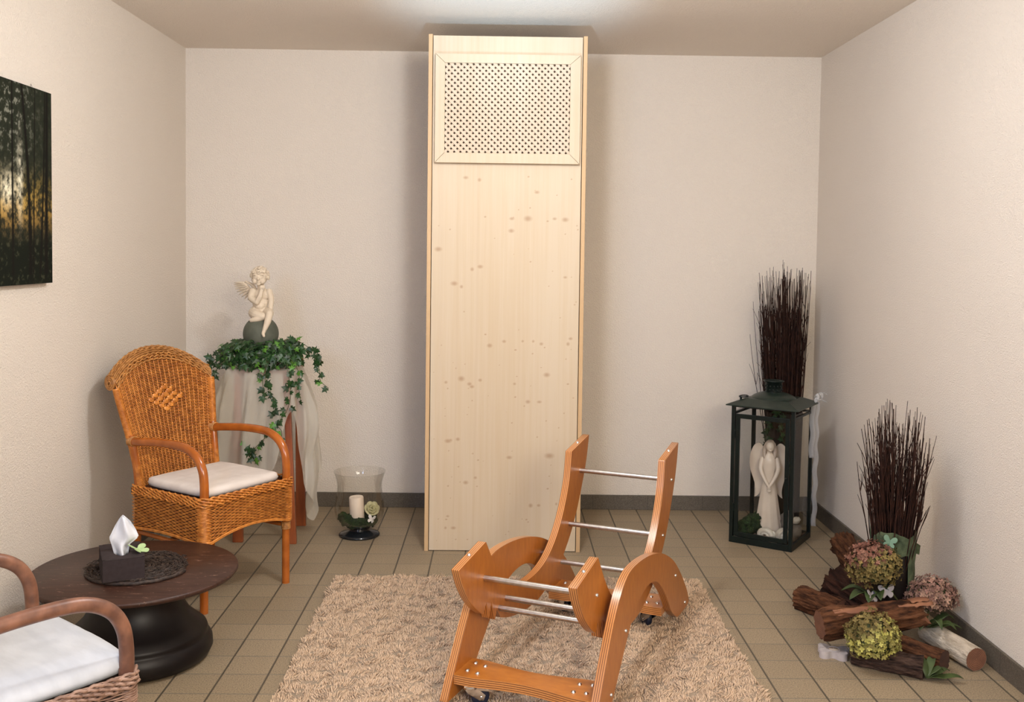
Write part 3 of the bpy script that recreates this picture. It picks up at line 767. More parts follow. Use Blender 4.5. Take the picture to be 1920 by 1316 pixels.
    # corner binding where the arm enters the rim
    for sx in (-1, 1):
        m = MB()
        nb = int((ztop-zbot-0.035)/0.006)
        for q in range(nb):
            z = zbot+0.004+q*0.006
            m.tube([(sx*hw+0.0235*math.cos(t*PI/10), -0.0+0.0235*math.sin(t*PI/10), z) for t in range(20)], 0.0032, 5, closed=True)
        m.build('corner_binding', wick, root, fixn=False)
    # arms
    for sx in (-1, 1):
        x = sx*hw; az = P['arm']
        pts = [(sx*(hw-0.012), 0.47, az-0.020), (x, 0.40, az-0.012), (x, 0.27, az), (x, 0.15, az+0.001), (x, 0.085, az-0.010), (x, 0.035, az-0.040), (x, 0.007, az-0.085), (x, -0.002, az-0.14), (x, -0.002, ztop-0.01)]
        pts = [(px, py, pz) for px, py, pz in pts]
        o = MB().tube(smooth_path(pts, 6), P['ar'], 18).build('armrest', cane, root)
        wr = MB()
        for q in range(6): wr.tube([(x-sx*0.006+0.020*math.cos(t*PI/8), 0.440+q*0.0048, az-0.016+0.020*math.sin(t*PI/8)) for t in range(16)], 0.0030, 5, closed=True)
        wr.build('arm_binding', roll, o)
    # backrest
    def hwid(z):   # half width against height
        pts = [(0.44, hw-0.025), (0.62, hw-0.010), (0.80, hw+0.018), (0.90, hw+0.030), (1.02, hw+0.032)]
        for (a0, b0), (a1, b1) in zip(pts, pts[1:]):
            if z <= a1: return b0+(b1-b0)*max(0, (z-a0))/(a1-a0)
        return pts[-1][1]
    zt = lambda u: P['top']-0.022-0.105*abs(u)**2.1
    def Bk(u, v):
        z0 = 0.43; z1 = zt(u)
        z = z0+(z1-z0)*v; x = u*hwid(z)
        y = 0.415+(z-0.45)*0.235+0.028*(1-u*u)
        if z > 0.8: y += 0.25*(z-0.8)**2
        return Vector((x, y, z)), Vector((0, -0.97, 0.23))
    R = 0.030
    def Rl(u, t):   # the rolled top edge, curling backwards
        p, nr = Bk(u, 1.0); 
        c = p+Vector((0, R, 0))*1.0
        a = PI-t*1.55*PI
        x = p.x*(1+0.02*t)
        return Vector((x, c.y+R*math.cos(a), c.z+R*math.sin(a)*0.95)), Vector((0, math.cos(a), math.sin(a)))
    a = MB(); nrow = 78
    weave(a, Bk, 22, [i/nrow for i in range(nrow+1)], (-1, 1), 0.0022)
    for q in range(23):
        u = -1+2*q/22; path = [Bk(u, i/30)[0] for i in range(31)]
        a.tube(path, 0.0026, 5, cap=False)
    o_back = a.build('backrest', wick, root, fixn=False)
    bk = MB(); vs = []
    for i in range(21):
        for j in range(41):
            p, nr = Bk(-1+2*j/40, i/20); vs.append(p-nr*0.003)
    bk.add(vs, [(i*41+j, i*41+j+1, (i+1)*41+j+1, (i+1)*41+j) for i in range(20) for j in range(40)])
    bk.build('back_gap_shade', gap_deck, root)  # added dark sheet behind the back weave, painted gap shade
    a = MB()
    weave(a, Rl, 30, [i/15 for i in range(16)], (-1, 1), 0.0034, 0.0026)
    for q in range(3):
        a.tube([Bk(-1+2*i/60, 1.0-0.022*q)[0]+Vector((0, -0.005, 0.0035*math.sin(i*1.9+q*2))) for i in range(61)], 0.0042, 5, cap=False)
    vs = []
    for i in range(13):
        for j in range(41):
            p, nr = Rl(-1+2*j/40, i/12); vs.append(p-nr*0.004)
    a.add(vs, [(i*41+j, i*41+j+1, (i+1)*41+j+1, (i+1)*41+j) for i in range(12) for j in range(40)])
    o_roll = a.build('rolled_top', roll, root, fixn=False)
    for sx in (-1, 1):   # spiral ends of the roll
        p, nr = Bk(sx, 1.0); c = p+Vector((sx*0.004, R, 0)); m = MB()
        path = []
        for i in range(90):
            t = i/89; rr = 0.006+t*(R-0.002); an = i*0.235*1.0
            path.append(c+Vector((sx*0.006*(1-t), rr*math.cos(an), rr*math.sin(an))))
        m.tube(path, 0.0045, 6)
        m.lathe([(0.0, 0.001), (R, 0.0), (R, -0.012), (0, -0.012)], 20)
        nv = len(path)*6+12
        for i in range(len(m.v)-80, len(m.v)):
            v = m.v[i]; m.v[i] = (c.x+sx*v[2], c.y+v[0], c.z+v[1])
        m.build('roll_spiral', roll, root, fixn=False)
    for sx in (-1, 1):   # bound side rails of the back
        m = MB(); path = [Bk(sx, i/20)[0]+Vector((sx*0.004, 0.002, 0)) for i in range(0, 20)]
        m.tube(path, 0.0135, 14)
        L_ = len(path)
        for q in range(110):
            f = q/110*(L_-1.01); i = int(f); p = path[i].lerp(path[i+1], f-i)
            m.tube([p+Vector((0.0143*math.cos(t*PI/5), 0.0143*math.sin(t*PI/5), 0)) for t in range(10)], 0.0022, 4, closed=True)
        m.build('side_rail', P['rail'], root, fixn=False)
    # diamond of broad flat cane in the middle of the back
    m = MB()
    for i in range(4):
        for j in range(4):
            u = (i-j)*0.105; z = (i+j-3)*0.0155+0.788
            p, nr = Bk(u, (z-0.43)/(zt(u)-0.43))
            rot = Matrix.Rotation(-0.23, 3, 'X') @ Matrix.Rotation(0.28, 3, 'Y')
            m.ell(p+Vector((0, -0.006, 0)), (0.0160, 0.0038, 0.0100), rot, 12)
            m.ell(p+Vector((0.012, -0.002, 0.009)), (0.008, 0.003, 0.008), rot, 8)
    m.build('diamond_plait', P['rail'], root)
    return root
P1 = dict(hw=0.222, seat=0.462, bot=0.280, arm=0.652, ar=0.0178, top=1.005, cane=M['cane'], wick=M['wicker'], gap_deck=M['wicker_gap_deck'], roll=M['cane_roll'], rail=M['wicker'])
ax = math.atan2(0.837, 0.548)
make_chair('rattan_armchair', 'honey coloured rattan armchair with a tall woven back, behind the round table', 'armchair', (-1.0435, 4.074, 0), ax, P1)
P2 = dict(hw=0.247, seat=0.445, bot=0.275, arm=0.638, ar=0.0175, top=0.97, cane=M['cane_b'], wick=M['wicker_b'], gap_deck=M['wicker_b_gap_deck'], roll=M['wicker_b'], rail=M['wicker_b'])
ax2 = math.atan2(0.65, -0.76)
make_chair('rattan_armchair', 'greyish brown rattan armchair at the lower left edge, mostly out of frame', 'armchair', (-1.07, 2.485, 0), ax2, P2)
def cushion(label, loc, rz, hw, y0, y1, z, th, mat, taper=0.0):
    n, m_ = 44, 44; top = []; bot = []
    for i in range(n+1):
        for j in range(m_+1):
            u = -1+2*i/n; v = -1+2*j/m_
            # superellipse square mapping
            ru = max(abs(u), abs(v))
            if ru > 0:
                L = math.hypot(u, v); k = ru/L; kk = (1-(0.30*(1-abs(abs(u)-abs(v))/ru))) if ru else 1
            s = 1-0.085*(abs(u)*abs(v))**3
            wdt = hw*(1-taper*(v+1)/2)
            x = u*s*wdt; y = (y0+y1)/2+v*s*(y1-y0)/2
            e = (1-ru**12)**0.5 if ru < 1 else 0
            wr = 0.0022*noise.noise(Vector((x*22, y*9, 3)))+0.004*noise.noise(Vector((x*5, y*5, 1)))
            top.append((x, y, z+th*0.5+th*0.5*e+wr*e)); bot.append((x, y, z+th*0.5-th*0.5*e))
    mb = MB(); N = (m_+1)
    f = [(i*N+j, (i+1)*N+j, (i+1)*N+j+1, i*N+j+1) for i in range(n) for j in range(m_)]
    mb.add(top, f); mb.add(bot, [tuple(reversed(q)) for q in f])
    o = mb.build('seat_cushion', mat, merge=True, loc=loc, rot=(0, 0, rz))
    return tag(o, label, 'cushion')
cushion('thin off-white cotton cushion on the honey coloured rattan armchair', (-1.0435, 4.074, 0), ax, 0.212, 0.0, 0.40, 0.448, 0.046, M['cotton'])
cushion('white cotton cushion on the brown rattan armchair at the lower left edge', (-1.07, 2.485, 0), ax2, 0.256, -0.032, 0.42, 0.430, 0.056, M['cotton_b'])

# ------------------------------------------------------------------ round table and what stands on it
def build_table():
    root = thing('round_side_table', 'low round dark brown wooden table on a bell-shaped black pedestal between the armchairs', 'table', (-1.28, 3.46, 0))
    m = MB(); R = 0.352
    m.lathe([(0.0, 0.292), (0.20, 0.290), (R-0.03, 0.294), (R-0.006, 0.298), (R, 0.305), (R, 0.312), (R-0.004, 0.3165), (0.0, 0.318)], 96)
    m.build('tabletop', M['table'], root, merge=True)
    p = MB()
    p.lathe([(0.0, 0.0), (0.215, 0.0), (0.245, 0.010), (0.257, 0.035), (0.255, 0.060), (0.243, 0.080), (0.238, 0.086), (0.240, 0.092), (0.236, 0.104), (0.208, 0.128), (0.180, 0.155), (0.163, 0.185), (0.153, 0.215), (0.153, 0.245), (0.162, 0.268), (0.178, 0.282), (0.185, 0.291), (0, 0.291)], 72)
    p.build('pedestal', M['table_base'], root, merge=True, loc=(0.008, 0.0, 0))
build_table()
def woven_mat():
    m = MB(); path = []
    turns = 11; n = turns*46
    for i in range(n):
        t = i/n; a = t*turns*2*PI; r = 0.008+t*0.166
        path.append((r*math.cos(a), r*math.sin(a), 0.0055+0.0012*math.sin(i*2.4)))
    m.tube(path, [0.0078+0.0012*math.sin(i*1.9) for i in range(n)], 6, up=(0, 0, 1))
    for _ in range(700):
        a = random.uniform(0, 2*PI); r = 0.174*math.sqrt(random.random()); l = random.uniform(0.006, 0.014); b = a+PI/2+random.uniform(-.7, .7)
        c = Vector((r*math.cos(a), r*math.sin(a), 0.0125+random.uniform(0, .003))); d = Vector((math.cos(b), math.sin(b), random.uniform(-.15, .15)))*l
        m.tube([c-d, c+Vector((0, 0, 0.002)), c+d], 0.0017, 4)
    o = m.build('woven_straw_mat', M['mat'], loc=(-1.268, 3.455, 0.3185), fixn=False)
    tag(o, 'round dark woven straw mat in the middle of the low round table', 'table mat')
woven_mat()
def tissue_box():
    rz = math.atan2(0.058, 0.124)
    root = thing('tissue_box', 'dark brown tissue box with a white tissue pulled out, on the woven straw mat', 'tissue box', (-1.254, 3.290, 0.333), rz)
    # local x 0.132 wide, y 0.20 deep
    wx, wy, hz = 0.132, 0.20, 0.073
    m = MB(); 
    for (c, s) in (((0, -wy/2+0.0015, hz/2), (wx, 0.003, hz)), ((0, wy/2-0.0015, hz/2), (wx, 0.003, hz)), ((-wx/2+0.0015, 0, hz/2), (0.003, wy-0.006, hz)), ((wx/2-0.0015, 0, hz/2), (0.003, wy-0.006, hz)), ((0, 0, 0.0015), (wx-0.006, wy-0.006, 0.003))): m.box((c[0], c[1]+wy/2, c[2]), s)
    # lid with an oval slot
    n = 40; outer = []; inner = []
    for i in range(n):
        a = 2*PI*i/n; inner.append((0.027*math.cos(a), 0.058*math.sin(a)))
        c, s = math.cos(a), math.sin(a); k = 1/max(abs(c)/(wx/2), abs(s)/(wy/2)); outer.append((c*k, s*k))
    vs = [(x, y+wy/2, hz+0.001) for x, y in outer]+[(x, y+wy/2, hz+0.001) for x, y in inner]
    m.add(vs, [(i, (i+1) % n, n+(i+1) % n, n+i) for i in range(n)], 0, False)
    m.build('box_body', M['box'], root, merge=True, bevel=0.001)
    # tissue: a pleated cone-like sheet rising out of the slot
    t = MB(); nu, nv = 26, 14; vs = []
    prof_l = [(-0.020, -0.02), (-0.030, 0.02), (-0.040, 0.052), (-0.026, 0.080), (-0.009, 0.108), (0.002, 0.127)]
    prof_r = [(0.022, -0.02), (0.026, 0.02), (0.058, 0.042), (0.046, 0.072), (0.028, 0.104), (0.006, 0.127)]
    for i in range(nv+1):
        f = i/nv*(len(prof_l)-1); k = min(int(f), len(prof_l)-2); q = f-k
        xl = prof_l[k][0]*(1-q)+prof_l[k+1][0]*q; zl = prof_l[k][1]*(1-q)+prof_l[k+1][1]*q
        xr = prof_r[k][0]*(1-q)+prof_r[k+1][0]*q; zr = prof_r[k][1]*(1-q)+prof_r[k+1][1]*q
        for j in range(nu+1):
            u = j/nu; e = 1-i/nv
            y = 0.020*math.sin(u*PI*2.4+0.6)*(0.35+0.65*e)*(1 if i < nv else 0.3)+0.006*math.sin(u*9+i*0.7)
            vs.append((xl+(xr-xl)*u, wy/2-0.01+y, hz+zl+(zr-zl)*u))
    t.add(vs, [(i*(nu+1)+j, i*(nu+1)+j+1, (i+1)*(nu+1)+j+1, (i+1)*(nu+1)+j) for i in range(nv) for j in range(nu)])
    o = t.build('tissue', M['tissue'], root); sdf = o.modifiers.new('t', 'SOLIDIFY'); sdf.thickness = 0.0006
    # pale green butterfly lying on the lid
    b = MB(); butterfly(b, 0.034, 0.0015)
    o = b.build('paper_butterfly', M['leaf_pale'], loc=(-1.232, 3.372, 0.411), rot=(0.2, 0.15, 0.9))
    tag(o, 'small pale green butterfly cut-out lying on the tissue box lid', 'butterfly decoration')
def butterfly_outline(s):
    half = [(0.02, 0.42), (0.30, 0.80), (0.62, 0.98), (0.92, 0.86), (0.98, 0.55), (0.82, 0.22), (0.50, 0.04), (0.74, -0.14), (0.80, -0.45), (0.62, -0.72), (0.36, -0.78), (0.16, -0.50), (0.04, -0.30)]
    pts = half+[(-x, y) for x, y in reversed(half)]
    return [(x*s, y*s) for x, y in pts]
def butterfly(mb, s, th, fold=0.35):
    half = [(0.0, 0.35), (0.30, 0.80), (0.62, 0.98), (0.92, 0.86), (0.98, 0.55), (0.82, 0.22), (0.50, 0.04), (0.74, -0.14), (0.80, -0.45), (0.62, -0.72), (0.36, -0.78), (0.16, -0.50), (0.0, -0.30)]
    half = smooth_closed(half, (0, 12), 3)
    for sg in (-1, 1):
        mb.extrude(half, lambda a, b, t, sg=sg: Vector((sg*a*s*math.cos(fold), b*s, a*s*math.sin(fold)+th*t)), 0, 0)
    mb.tube([(0, -0.34*s, 0.002), (0, 0.45*s, 0.002)], [0.05*s, 0.06*s], 8)
tissue_box()

# ------------------------------------------------------------------ forest photo on the left wall
def vnoise(X, Y, seed):
    r = np.random.default_rng(seed); T = r.random((256, 256))
    xi = np.floor(X).astype(int); yi = np.floor(Y).astype(int); fx = X-xi; fy = Y-yi
    fx = fx*fx*(3-2*fx); fy = fy*fy*(3-2*fy)
    g = lambda a, b: T[a % 256, b % 256]
    return (g(xi, yi)*(1-fx)+g(xi+1, yi)*fx)*(1-fy)+(g(xi, yi+1)*(1-fx)+g(xi+1, yi+1)*fx)*fy
def build_picture():
    y0, y1, z0, z1 = 2.75, 3.836, 1.310, 2.033
    root = thing('forest_picture', 'frameless print of dark trees with golden light, hanging on the left wall', 'picture', (XL, (y0+y1)/2, (z0+z1)/2))
    hy, hz = (y1-y0)/2, (z1-z0)/2
    MB().box((0.020, 0, 0), (0.018, 2*hy, 2*hz)).build('canvas', M['canvas_edge'], root)
    MB().box((0.006, 0, 0), (0.010, 2*hy-0.06, 2*hz-0.03)).build('stretcher_frame', M['white_felt'], root)
    ny, nz = 420, 290
    Yg, Zg = np.meshgrid(np.linspace(-hy, hy, ny), np.linspace(-hz, hz, nz))
    a = Yg+(y0+y1)/2; t = (Zg+hz)/(2*hz)          # t: 0 bottom .. 1 top
    fol = 0.5*vnoise(a*60, Zg*60, 1)+0.3*vnoise(a*140, Zg*140, 2)+0.2*vnoise(a*300, Zg*300, 3)
    cols = np.zeros((nz, ny, 3))
    glow = 0.9*np.exp(-((t-0.40)/0.11)**2)*(0.55+0.45*np.exp(-((a-3.50)/0.25)**2))
    white = np.exp(-(((a-3.50)/0.06)**2+((t-0.47)/0.07)**2))+0.8*np.exp(-(((a-3.585)/0.018)**2+((t-0.52)/0.16)**2))
    spark = np.clip((fol-0.60)*9, 0, 1)
    base = np.stack([0.012+0.02*fol, 0.014+0.022*fol, 0.010+0.012*fol], -1)
    gold = np.stack([0.50*np.ones_like(t), 0.22+0.22*t, 0.07*np.ones_like(t)], -1)
    gm = (glow*np.clip((fol-0.40)*3.4, 0.05, 1))[..., None]
    cols = base*(1-gm)+gold*gm
    up = (np.clip((t-0.42)*2.5, 0, 1)*spark*0.28*np.exp(-((a-3.52)/0.14)**2))[..., None]
    cols = cols*(1-up)+np.array([0.62, 0.62, 0.5])*up
    wm = np.clip(white*np.clip((fol-0.25)*2.2, 0, 1), 0, 1)[..., None]
    cols = cols*(1-wm)+np.array([0.85, 0.80, 0.6])*wm
    low = np.clip((0.30-t)*9, 0, 1)[..., None]
    cols = cols*(1-low)+np.stack([0.010+0.03*spark, 0.012+0.032*spark, 0.008+0.018*spark], -1)*low
    # trunks
    for ty, wd, lean, cv in ((3.53, .006, .0, .0), (3.655, .010, -.06, .05), (3.76, .006, .05, 0.02), (3.79, .011, .015, 0), (3.69, .004, .02, 0), (3.43, .012, .0, .02), (3.33, .008, .03, 0), (3.2, .013, -.02, 0), (3.05, .01, 0, 0.02), (2.93, .012, .02, 0), (2.83, .008, 0, 0)):
        c = ty+lean*(t-0.4)+cv*(t-0.5)**2*-1.6
        m_ = np.clip(1.6-np.abs(a-c)/(wd*(1.25-0.5*t)), 0, 1)[..., None]*np.where(t > 0.05, 1, 0.4)[..., None]
        cols = cols*(1-m_)+np.array([0.010, 0.009, 0.007])*m_
    V = np.stack([np.full(Yg.size, 0.0296), Yg.ravel(), Zg.ravel()], 1)
    i = np.arange(ny*nz).reshape(nz, ny)
    Q = np.stack([i[:-1, :-1].ravel(), i[:-1, 1:].ravel(), i[1:, 1:].ravel(), i[1:, :-1].ravel()], 1)
    np_mesh('printed_face', V, Q, M['print'], root, cols.reshape(-1, 3))
    m = MB(); m.tube([(0.012, 0.42, hz-0.02), (0.008, 0.425, hz+0.012), (0.006, 0.43, hz+0.018), (0.008, 0.435, hz+0.012), (0.012, 0.44, hz-0.02)], 0.0012, 6)
    m.build('hanging_wire', M['steel'], root)
build_picture()

# ------------------------------------------------------------------ plant stand, cloth, ivy, cherub
def build_stand():
    root = thing('plant_stand', 'reddish brown wooden plant stand draped with sheer cloth in the left corner', 'plant stand', (-1.19, 5.02, 0))
    o = (-1.19, 5.02)
    def leg(x0, y0, x1, y1, zt, w0=0.052, w1=0.034):
        m = MB(); A = Vector((x0-o[0], y0-o[1], 0)); B = Vector((x1-o[0], y1-o[1], zt))
        vs = []
        for P_, w_ in ((A, w0), (B, w1)):
            for dx, dy in ((-1, -1), (1, -1), (1, 1), (-1, 1)): vs.append(P_+Vector((dx*w_/2, dy*0.013, 0)))
        m.add(vs, [(0,3,2,1),(4,5,6,7),(0,1,5,4),(1,2,6,5),(2,3,7,6),(3,0,4,7)], 0, False)
        return m.build('leg', M['red_wood'], root, bevel=0.003)
    leg(-1.035, 5.15, -1.045, 5.13, 0.885); leg(-1.01, 4.83, -1.06, 4.90, 0.83, 0.036, 0.03)
    leg(-1.285, 4.85, -1.30, 4.90, 0.83, 0.05, 0.03); leg(-1.42, 5.15, -1.34, 5.12, 0.83)
    m = MB(); m.tube(smooth_path([(0.145, 0.11, 0.875), (0.150, 0.095, 0.895), (0.162, 0.09, 0.892), (0.163, 0.09, 0.865)]), 0.009, 10); m.build('carved_knob', M['red_wood'], root)
    MB().box((-0.005, 0, 0.838), (0.275, 0.245, 0.018)).build('stand_top', M['red_wood'], root, bevel=0.003)
    MB().box((0.01, -0.15, 0.14), (0.26, 0.016, 0.022)).build('stretcher', M['red_wood'], root, bevel=0.002)
build_stand()
def build_drape():
    C0 = Vector((-1.195, 5.02, 0.853)); n, m_ = 260, 60; vs = []
    def drop(a):     # how far the cloth falls, by angle (0 = +x, -pi/2 = camera)
        a = (a+PI) % (2*PI)-PI
        L = 0.52
        L += 0.28*math.exp(-((a+0.15)/0.38)**2)           # long tail on the right
        L -= 0.30*math.exp(-((a+0.90)/0.20)**2)           # gathered up round the right front leg
        L += 0.02*math.sin(7*a)
        return L
    for i in range(n):
        a = 2*PI*i/n; L = drop(a)
        for j in range(m_+1):
            t = j/m_; s = t*(0.17+L)
            ca, sa = math.cos(a), math.sin(a)
            sq = 0.158/max(abs(ca), abs(sa))**0.8
            if s < sq: r, z = s, 0.002*math.sin(9*a)*(s/sq)
            else:
                d = s-sq; r = sq+0.012*(1-math.exp(-d*40))+0.11*d/(0.3+d)*1.0; z = -d*0.985
                fold = math.sin(a*11+1.3*math.sin(a*3)+d*2)+0.6*math.sin(a*23+2.1+d*4)
                r += 0.018*fold*min(1, d*5)
                r += 0.035*math.exp(-((((a+PI) % (2*PI))-PI+0.45)/0.25)**2)*math.sin(min(1, d/0.45)*PI)
                r += 0.02*noise.noise(Vector((ca*3, sa*3, d*5)))*min(1, d*4)
            vs.append(C0+Vector((r*ca*1.05, r*sa*0.92, z+0.0015)))
    mb = MB(); N = m_+1
    mb.add(vs, [(i*N+j, i*N+j+1, ((i+1) % n)*N+j+1, ((i+1) % n)*N+j) for i in range(n) for j in range(m_)])
    o = mb.build('sheer_cloth', M['organza'], fixn=False)
    tag(o, 'sheer cream organza cloth draped over the wooden plant stand', 'cloth')
build_drape()
LEAF = [(0,0),(.26,-.14),(.52,.10),(.27,.24),(.64,.52),(.24,.52),(0,1.0),(-.24,.52),(-.64,.52),(-.27,.24),(-.52,.10),(-.26,-.14)]
def ivy_leaves(name, spots, parent, mat=None):
    V = []; Fc = []; Cc = []
    for p, nrm, tip, s in spots:
        nrm = nrm.normalized(); tip = (tip-nrm*tip.dot(nrm)); tip = tip.normalized() if tip.length > 1e-4 else nrm.orthogonal().normalized()
        sd = tip.cross(nrm); o = len(V)
        g = random.uniform(0.35, 1.0); young = random.random() < 0.10
        c = (0.016*g, 0.062*g, 0.012*g) if not young else (0.07, 0.19, 0.02)
        V.append(tuple(p+tip*0.35*s)); Cc.append(tuple(min(1, x*1.3) for x in c))
        for x, y in LEAF:
            V.append(tuple(p+tip*y*s+sd*x*s-nrm*(abs(x)*0.25+0.12*y*y)*s)); Cc.append(c)
        for k in range(12): Fc.append((o, o+1+k, o+1+(k+1) % 12))
    return np_mesh(name, V, Fc, mat or M['ivy'], parent, np.array(Cc), smooth=False)
def build_ivy():
    root = thing('ivy_plant', 'trailing dark green ivy on top of the draped stand under the cherub', 'ivy plant', (0, 0, 0))
    root.location = (-1.2, 4.99, 0.857)
    off = Vector((-1.2, 4.99, 0.857))
    pot = MB(); pot.lathe([(0, 0.0), (0.075, 0.0), (0.105, 0.035), (0.118, 0.075), (0.120, 0.082), (0.112, 0.080), (0.10, 0.066), (0.0, 0.066)], 40)
    pot.build('pot', simple('brown_clay_bowl', (0.10, 0.06, 0.04), rough=0.8), root, merge=True)
    vines = [
        [(-1.22,4.90,.95),(-1.30,4.89,.955),(-1.38,4.90,.92),(-1.45,4.92,.86),(-1.475,4.93,.78),(-1.485,4.93,.70)],
        [(-1.24,4.92,.96),(-1.33,4.92,.965),(-1.42,4.93,.92),(-1.475,4.95,.85)],
        [(-1.25,4.90,.94),(-1.35,4.87,.90),(-1.41,4.86,.83),(-1.42,4.86,.77)],
        [(-1.15,4.88,.94),(-1.145,4.83,.88),(-1.14,4.82,.79),(-1.10,4.815,.71),(-1.09,4.81,.64),(-1.10,4.81,.58),(-1.15,4.805,.52),(-1.22,4.80,.45)],
        [(-1.13,4.88,.93),(-1.15,4.83,.86),(-1.16,4.825,.79),(-1.145,4.82,.73)],
        [(-1.10,4.90,.95),(-1.03,4.90,.965),(-.98,4.92,.955),(-.925,4.94,.90),(-.905,4.95,.84),(-.90,4.95,.79),(-.86,4.95,.755)],
        [(-1.12,4.92,.97),(-1.05,4.95,1.0),(-.99,4.98,.97),(-.93,5.0,.92),(-.90,5.0,.88)],
        [(-1.10,4.87,.93),(-1.05,4.84,.91),(-1.035,4.82,.84),(-1.02,4.815,.77),(-1.025,4.81,.70),(-1.05,4.81,.64),(-1.09,4.805,.59)],
        [(-1.06,4.87,.93),(-1.01,4.85,.89),(-.985,4.84,.83),(-.985,4.84,.76),(-.975,4.84,.70)],
        [(-1.10,4.81,.60),(-1.06,4.80,.56),(-1.07,4.80,.51)],
        [(-1.22,4.80,.45),(-1.18,4.80,.42),(-1.20,4.79,.47),(-1.245,4.79,.50)],
        [(-1.17,4.88,.94),(-1.21,4.86,.90),(-1.22,4.85,.86)],
    ]
    stems = MB(); spots = []
    for vi, v in enumerate(vines):
        pth = smooth_path([Vector(p)-off for p in v], 10); stems.tube(pth, 0.0016, 5)
        acc = 0; last = pth[0]; stepl = 0.0135 if vi < 7 else 0.018
        for q in pth:
            acc += (q-last).length; last = q
            if acc > stepl:
                acc = 0
                out = Vector((random.uniform(-.8, .8), -1+random.uniform(-.3, .5), random.uniform(-.2, .9)))
                tip = Vector((random.uniform(-1, 1), random.uniform(-.3, .3), random.uniform(-1, .35)))
                spots.append((q+Vector((random.uniform(-.016, .016), random.uniform(-.02, .006), random.uniform(-.010, .010))), out, tip, random.uniform(0.024, 0.040)))
    for _ in range(460):
        a = random.uniform(0, 2*PI); r = math.sqrt(random.random())
        if math.hypot(0.20*r*math.cos(a), 0.13*r*math.sin(a)) < 0.06: continue
        p = Vector((0.20*r*math.cos(a), 0.13*r*math.sin(a)-0.02, 0.085+0.035*(1-r*r)+random.uniform(-.03, .03)))
        if math.hypot(p.x, p.y-0.01) < 0.085 and p.z > 0.075: p.z = random.uniform(0.065, 0.10)
        out = Vector((p.x*3+random.uniform(-.6, .6), -0.6+random.uniform(-.5, .5), 0.8+random.uniform(-.4, .4)))
        tip = Vector((random.uniform(-1, 1), random.uniform(-1, .3), random.uniform(-.8, .3)))
        spots.append((p, out, tip, random.uniform(0.024, 0.040)))
    for _ in range(150):
        a = random.uniform(-PI*0.98, -PI*0.02); r = random.uniform(0.13, 0.165)
        p = Vector((1.30*r*math.cos(a), r*math.sin(a)*0.95, random.uniform(0.012, 0.085)))
        spots.append((p, Vector((p.x*4+random.uniform(-.6, .6), -1, random.uniform(-.2, .7))), Vector((random.uniform(-1, 1), 0, random.uniform(-1, .2))), random.uniform(0.024, 0.038)))
    stems.build('vines', M['vine'], root, fixn=False)
    ivy_leaves('leaves', spots, root)
build_ivy()
def limb(mb, pts, rad, n=12):
    P_ = [Vector(p) for p in pts]; k = 5
    sp = smooth_path(P_, k); R = []
    for i in range(len(sp)):
        f = i/k; a = min(int(f), len(rad)-2); q = f-a; R.append(rad[a]*(1-q)+rad[a+1]*q)
    mb.tube(sp, R, n)
    mb.ell(sp[0], R[0], n=10); mb.ell(sp[-1], R[-1], n=10)
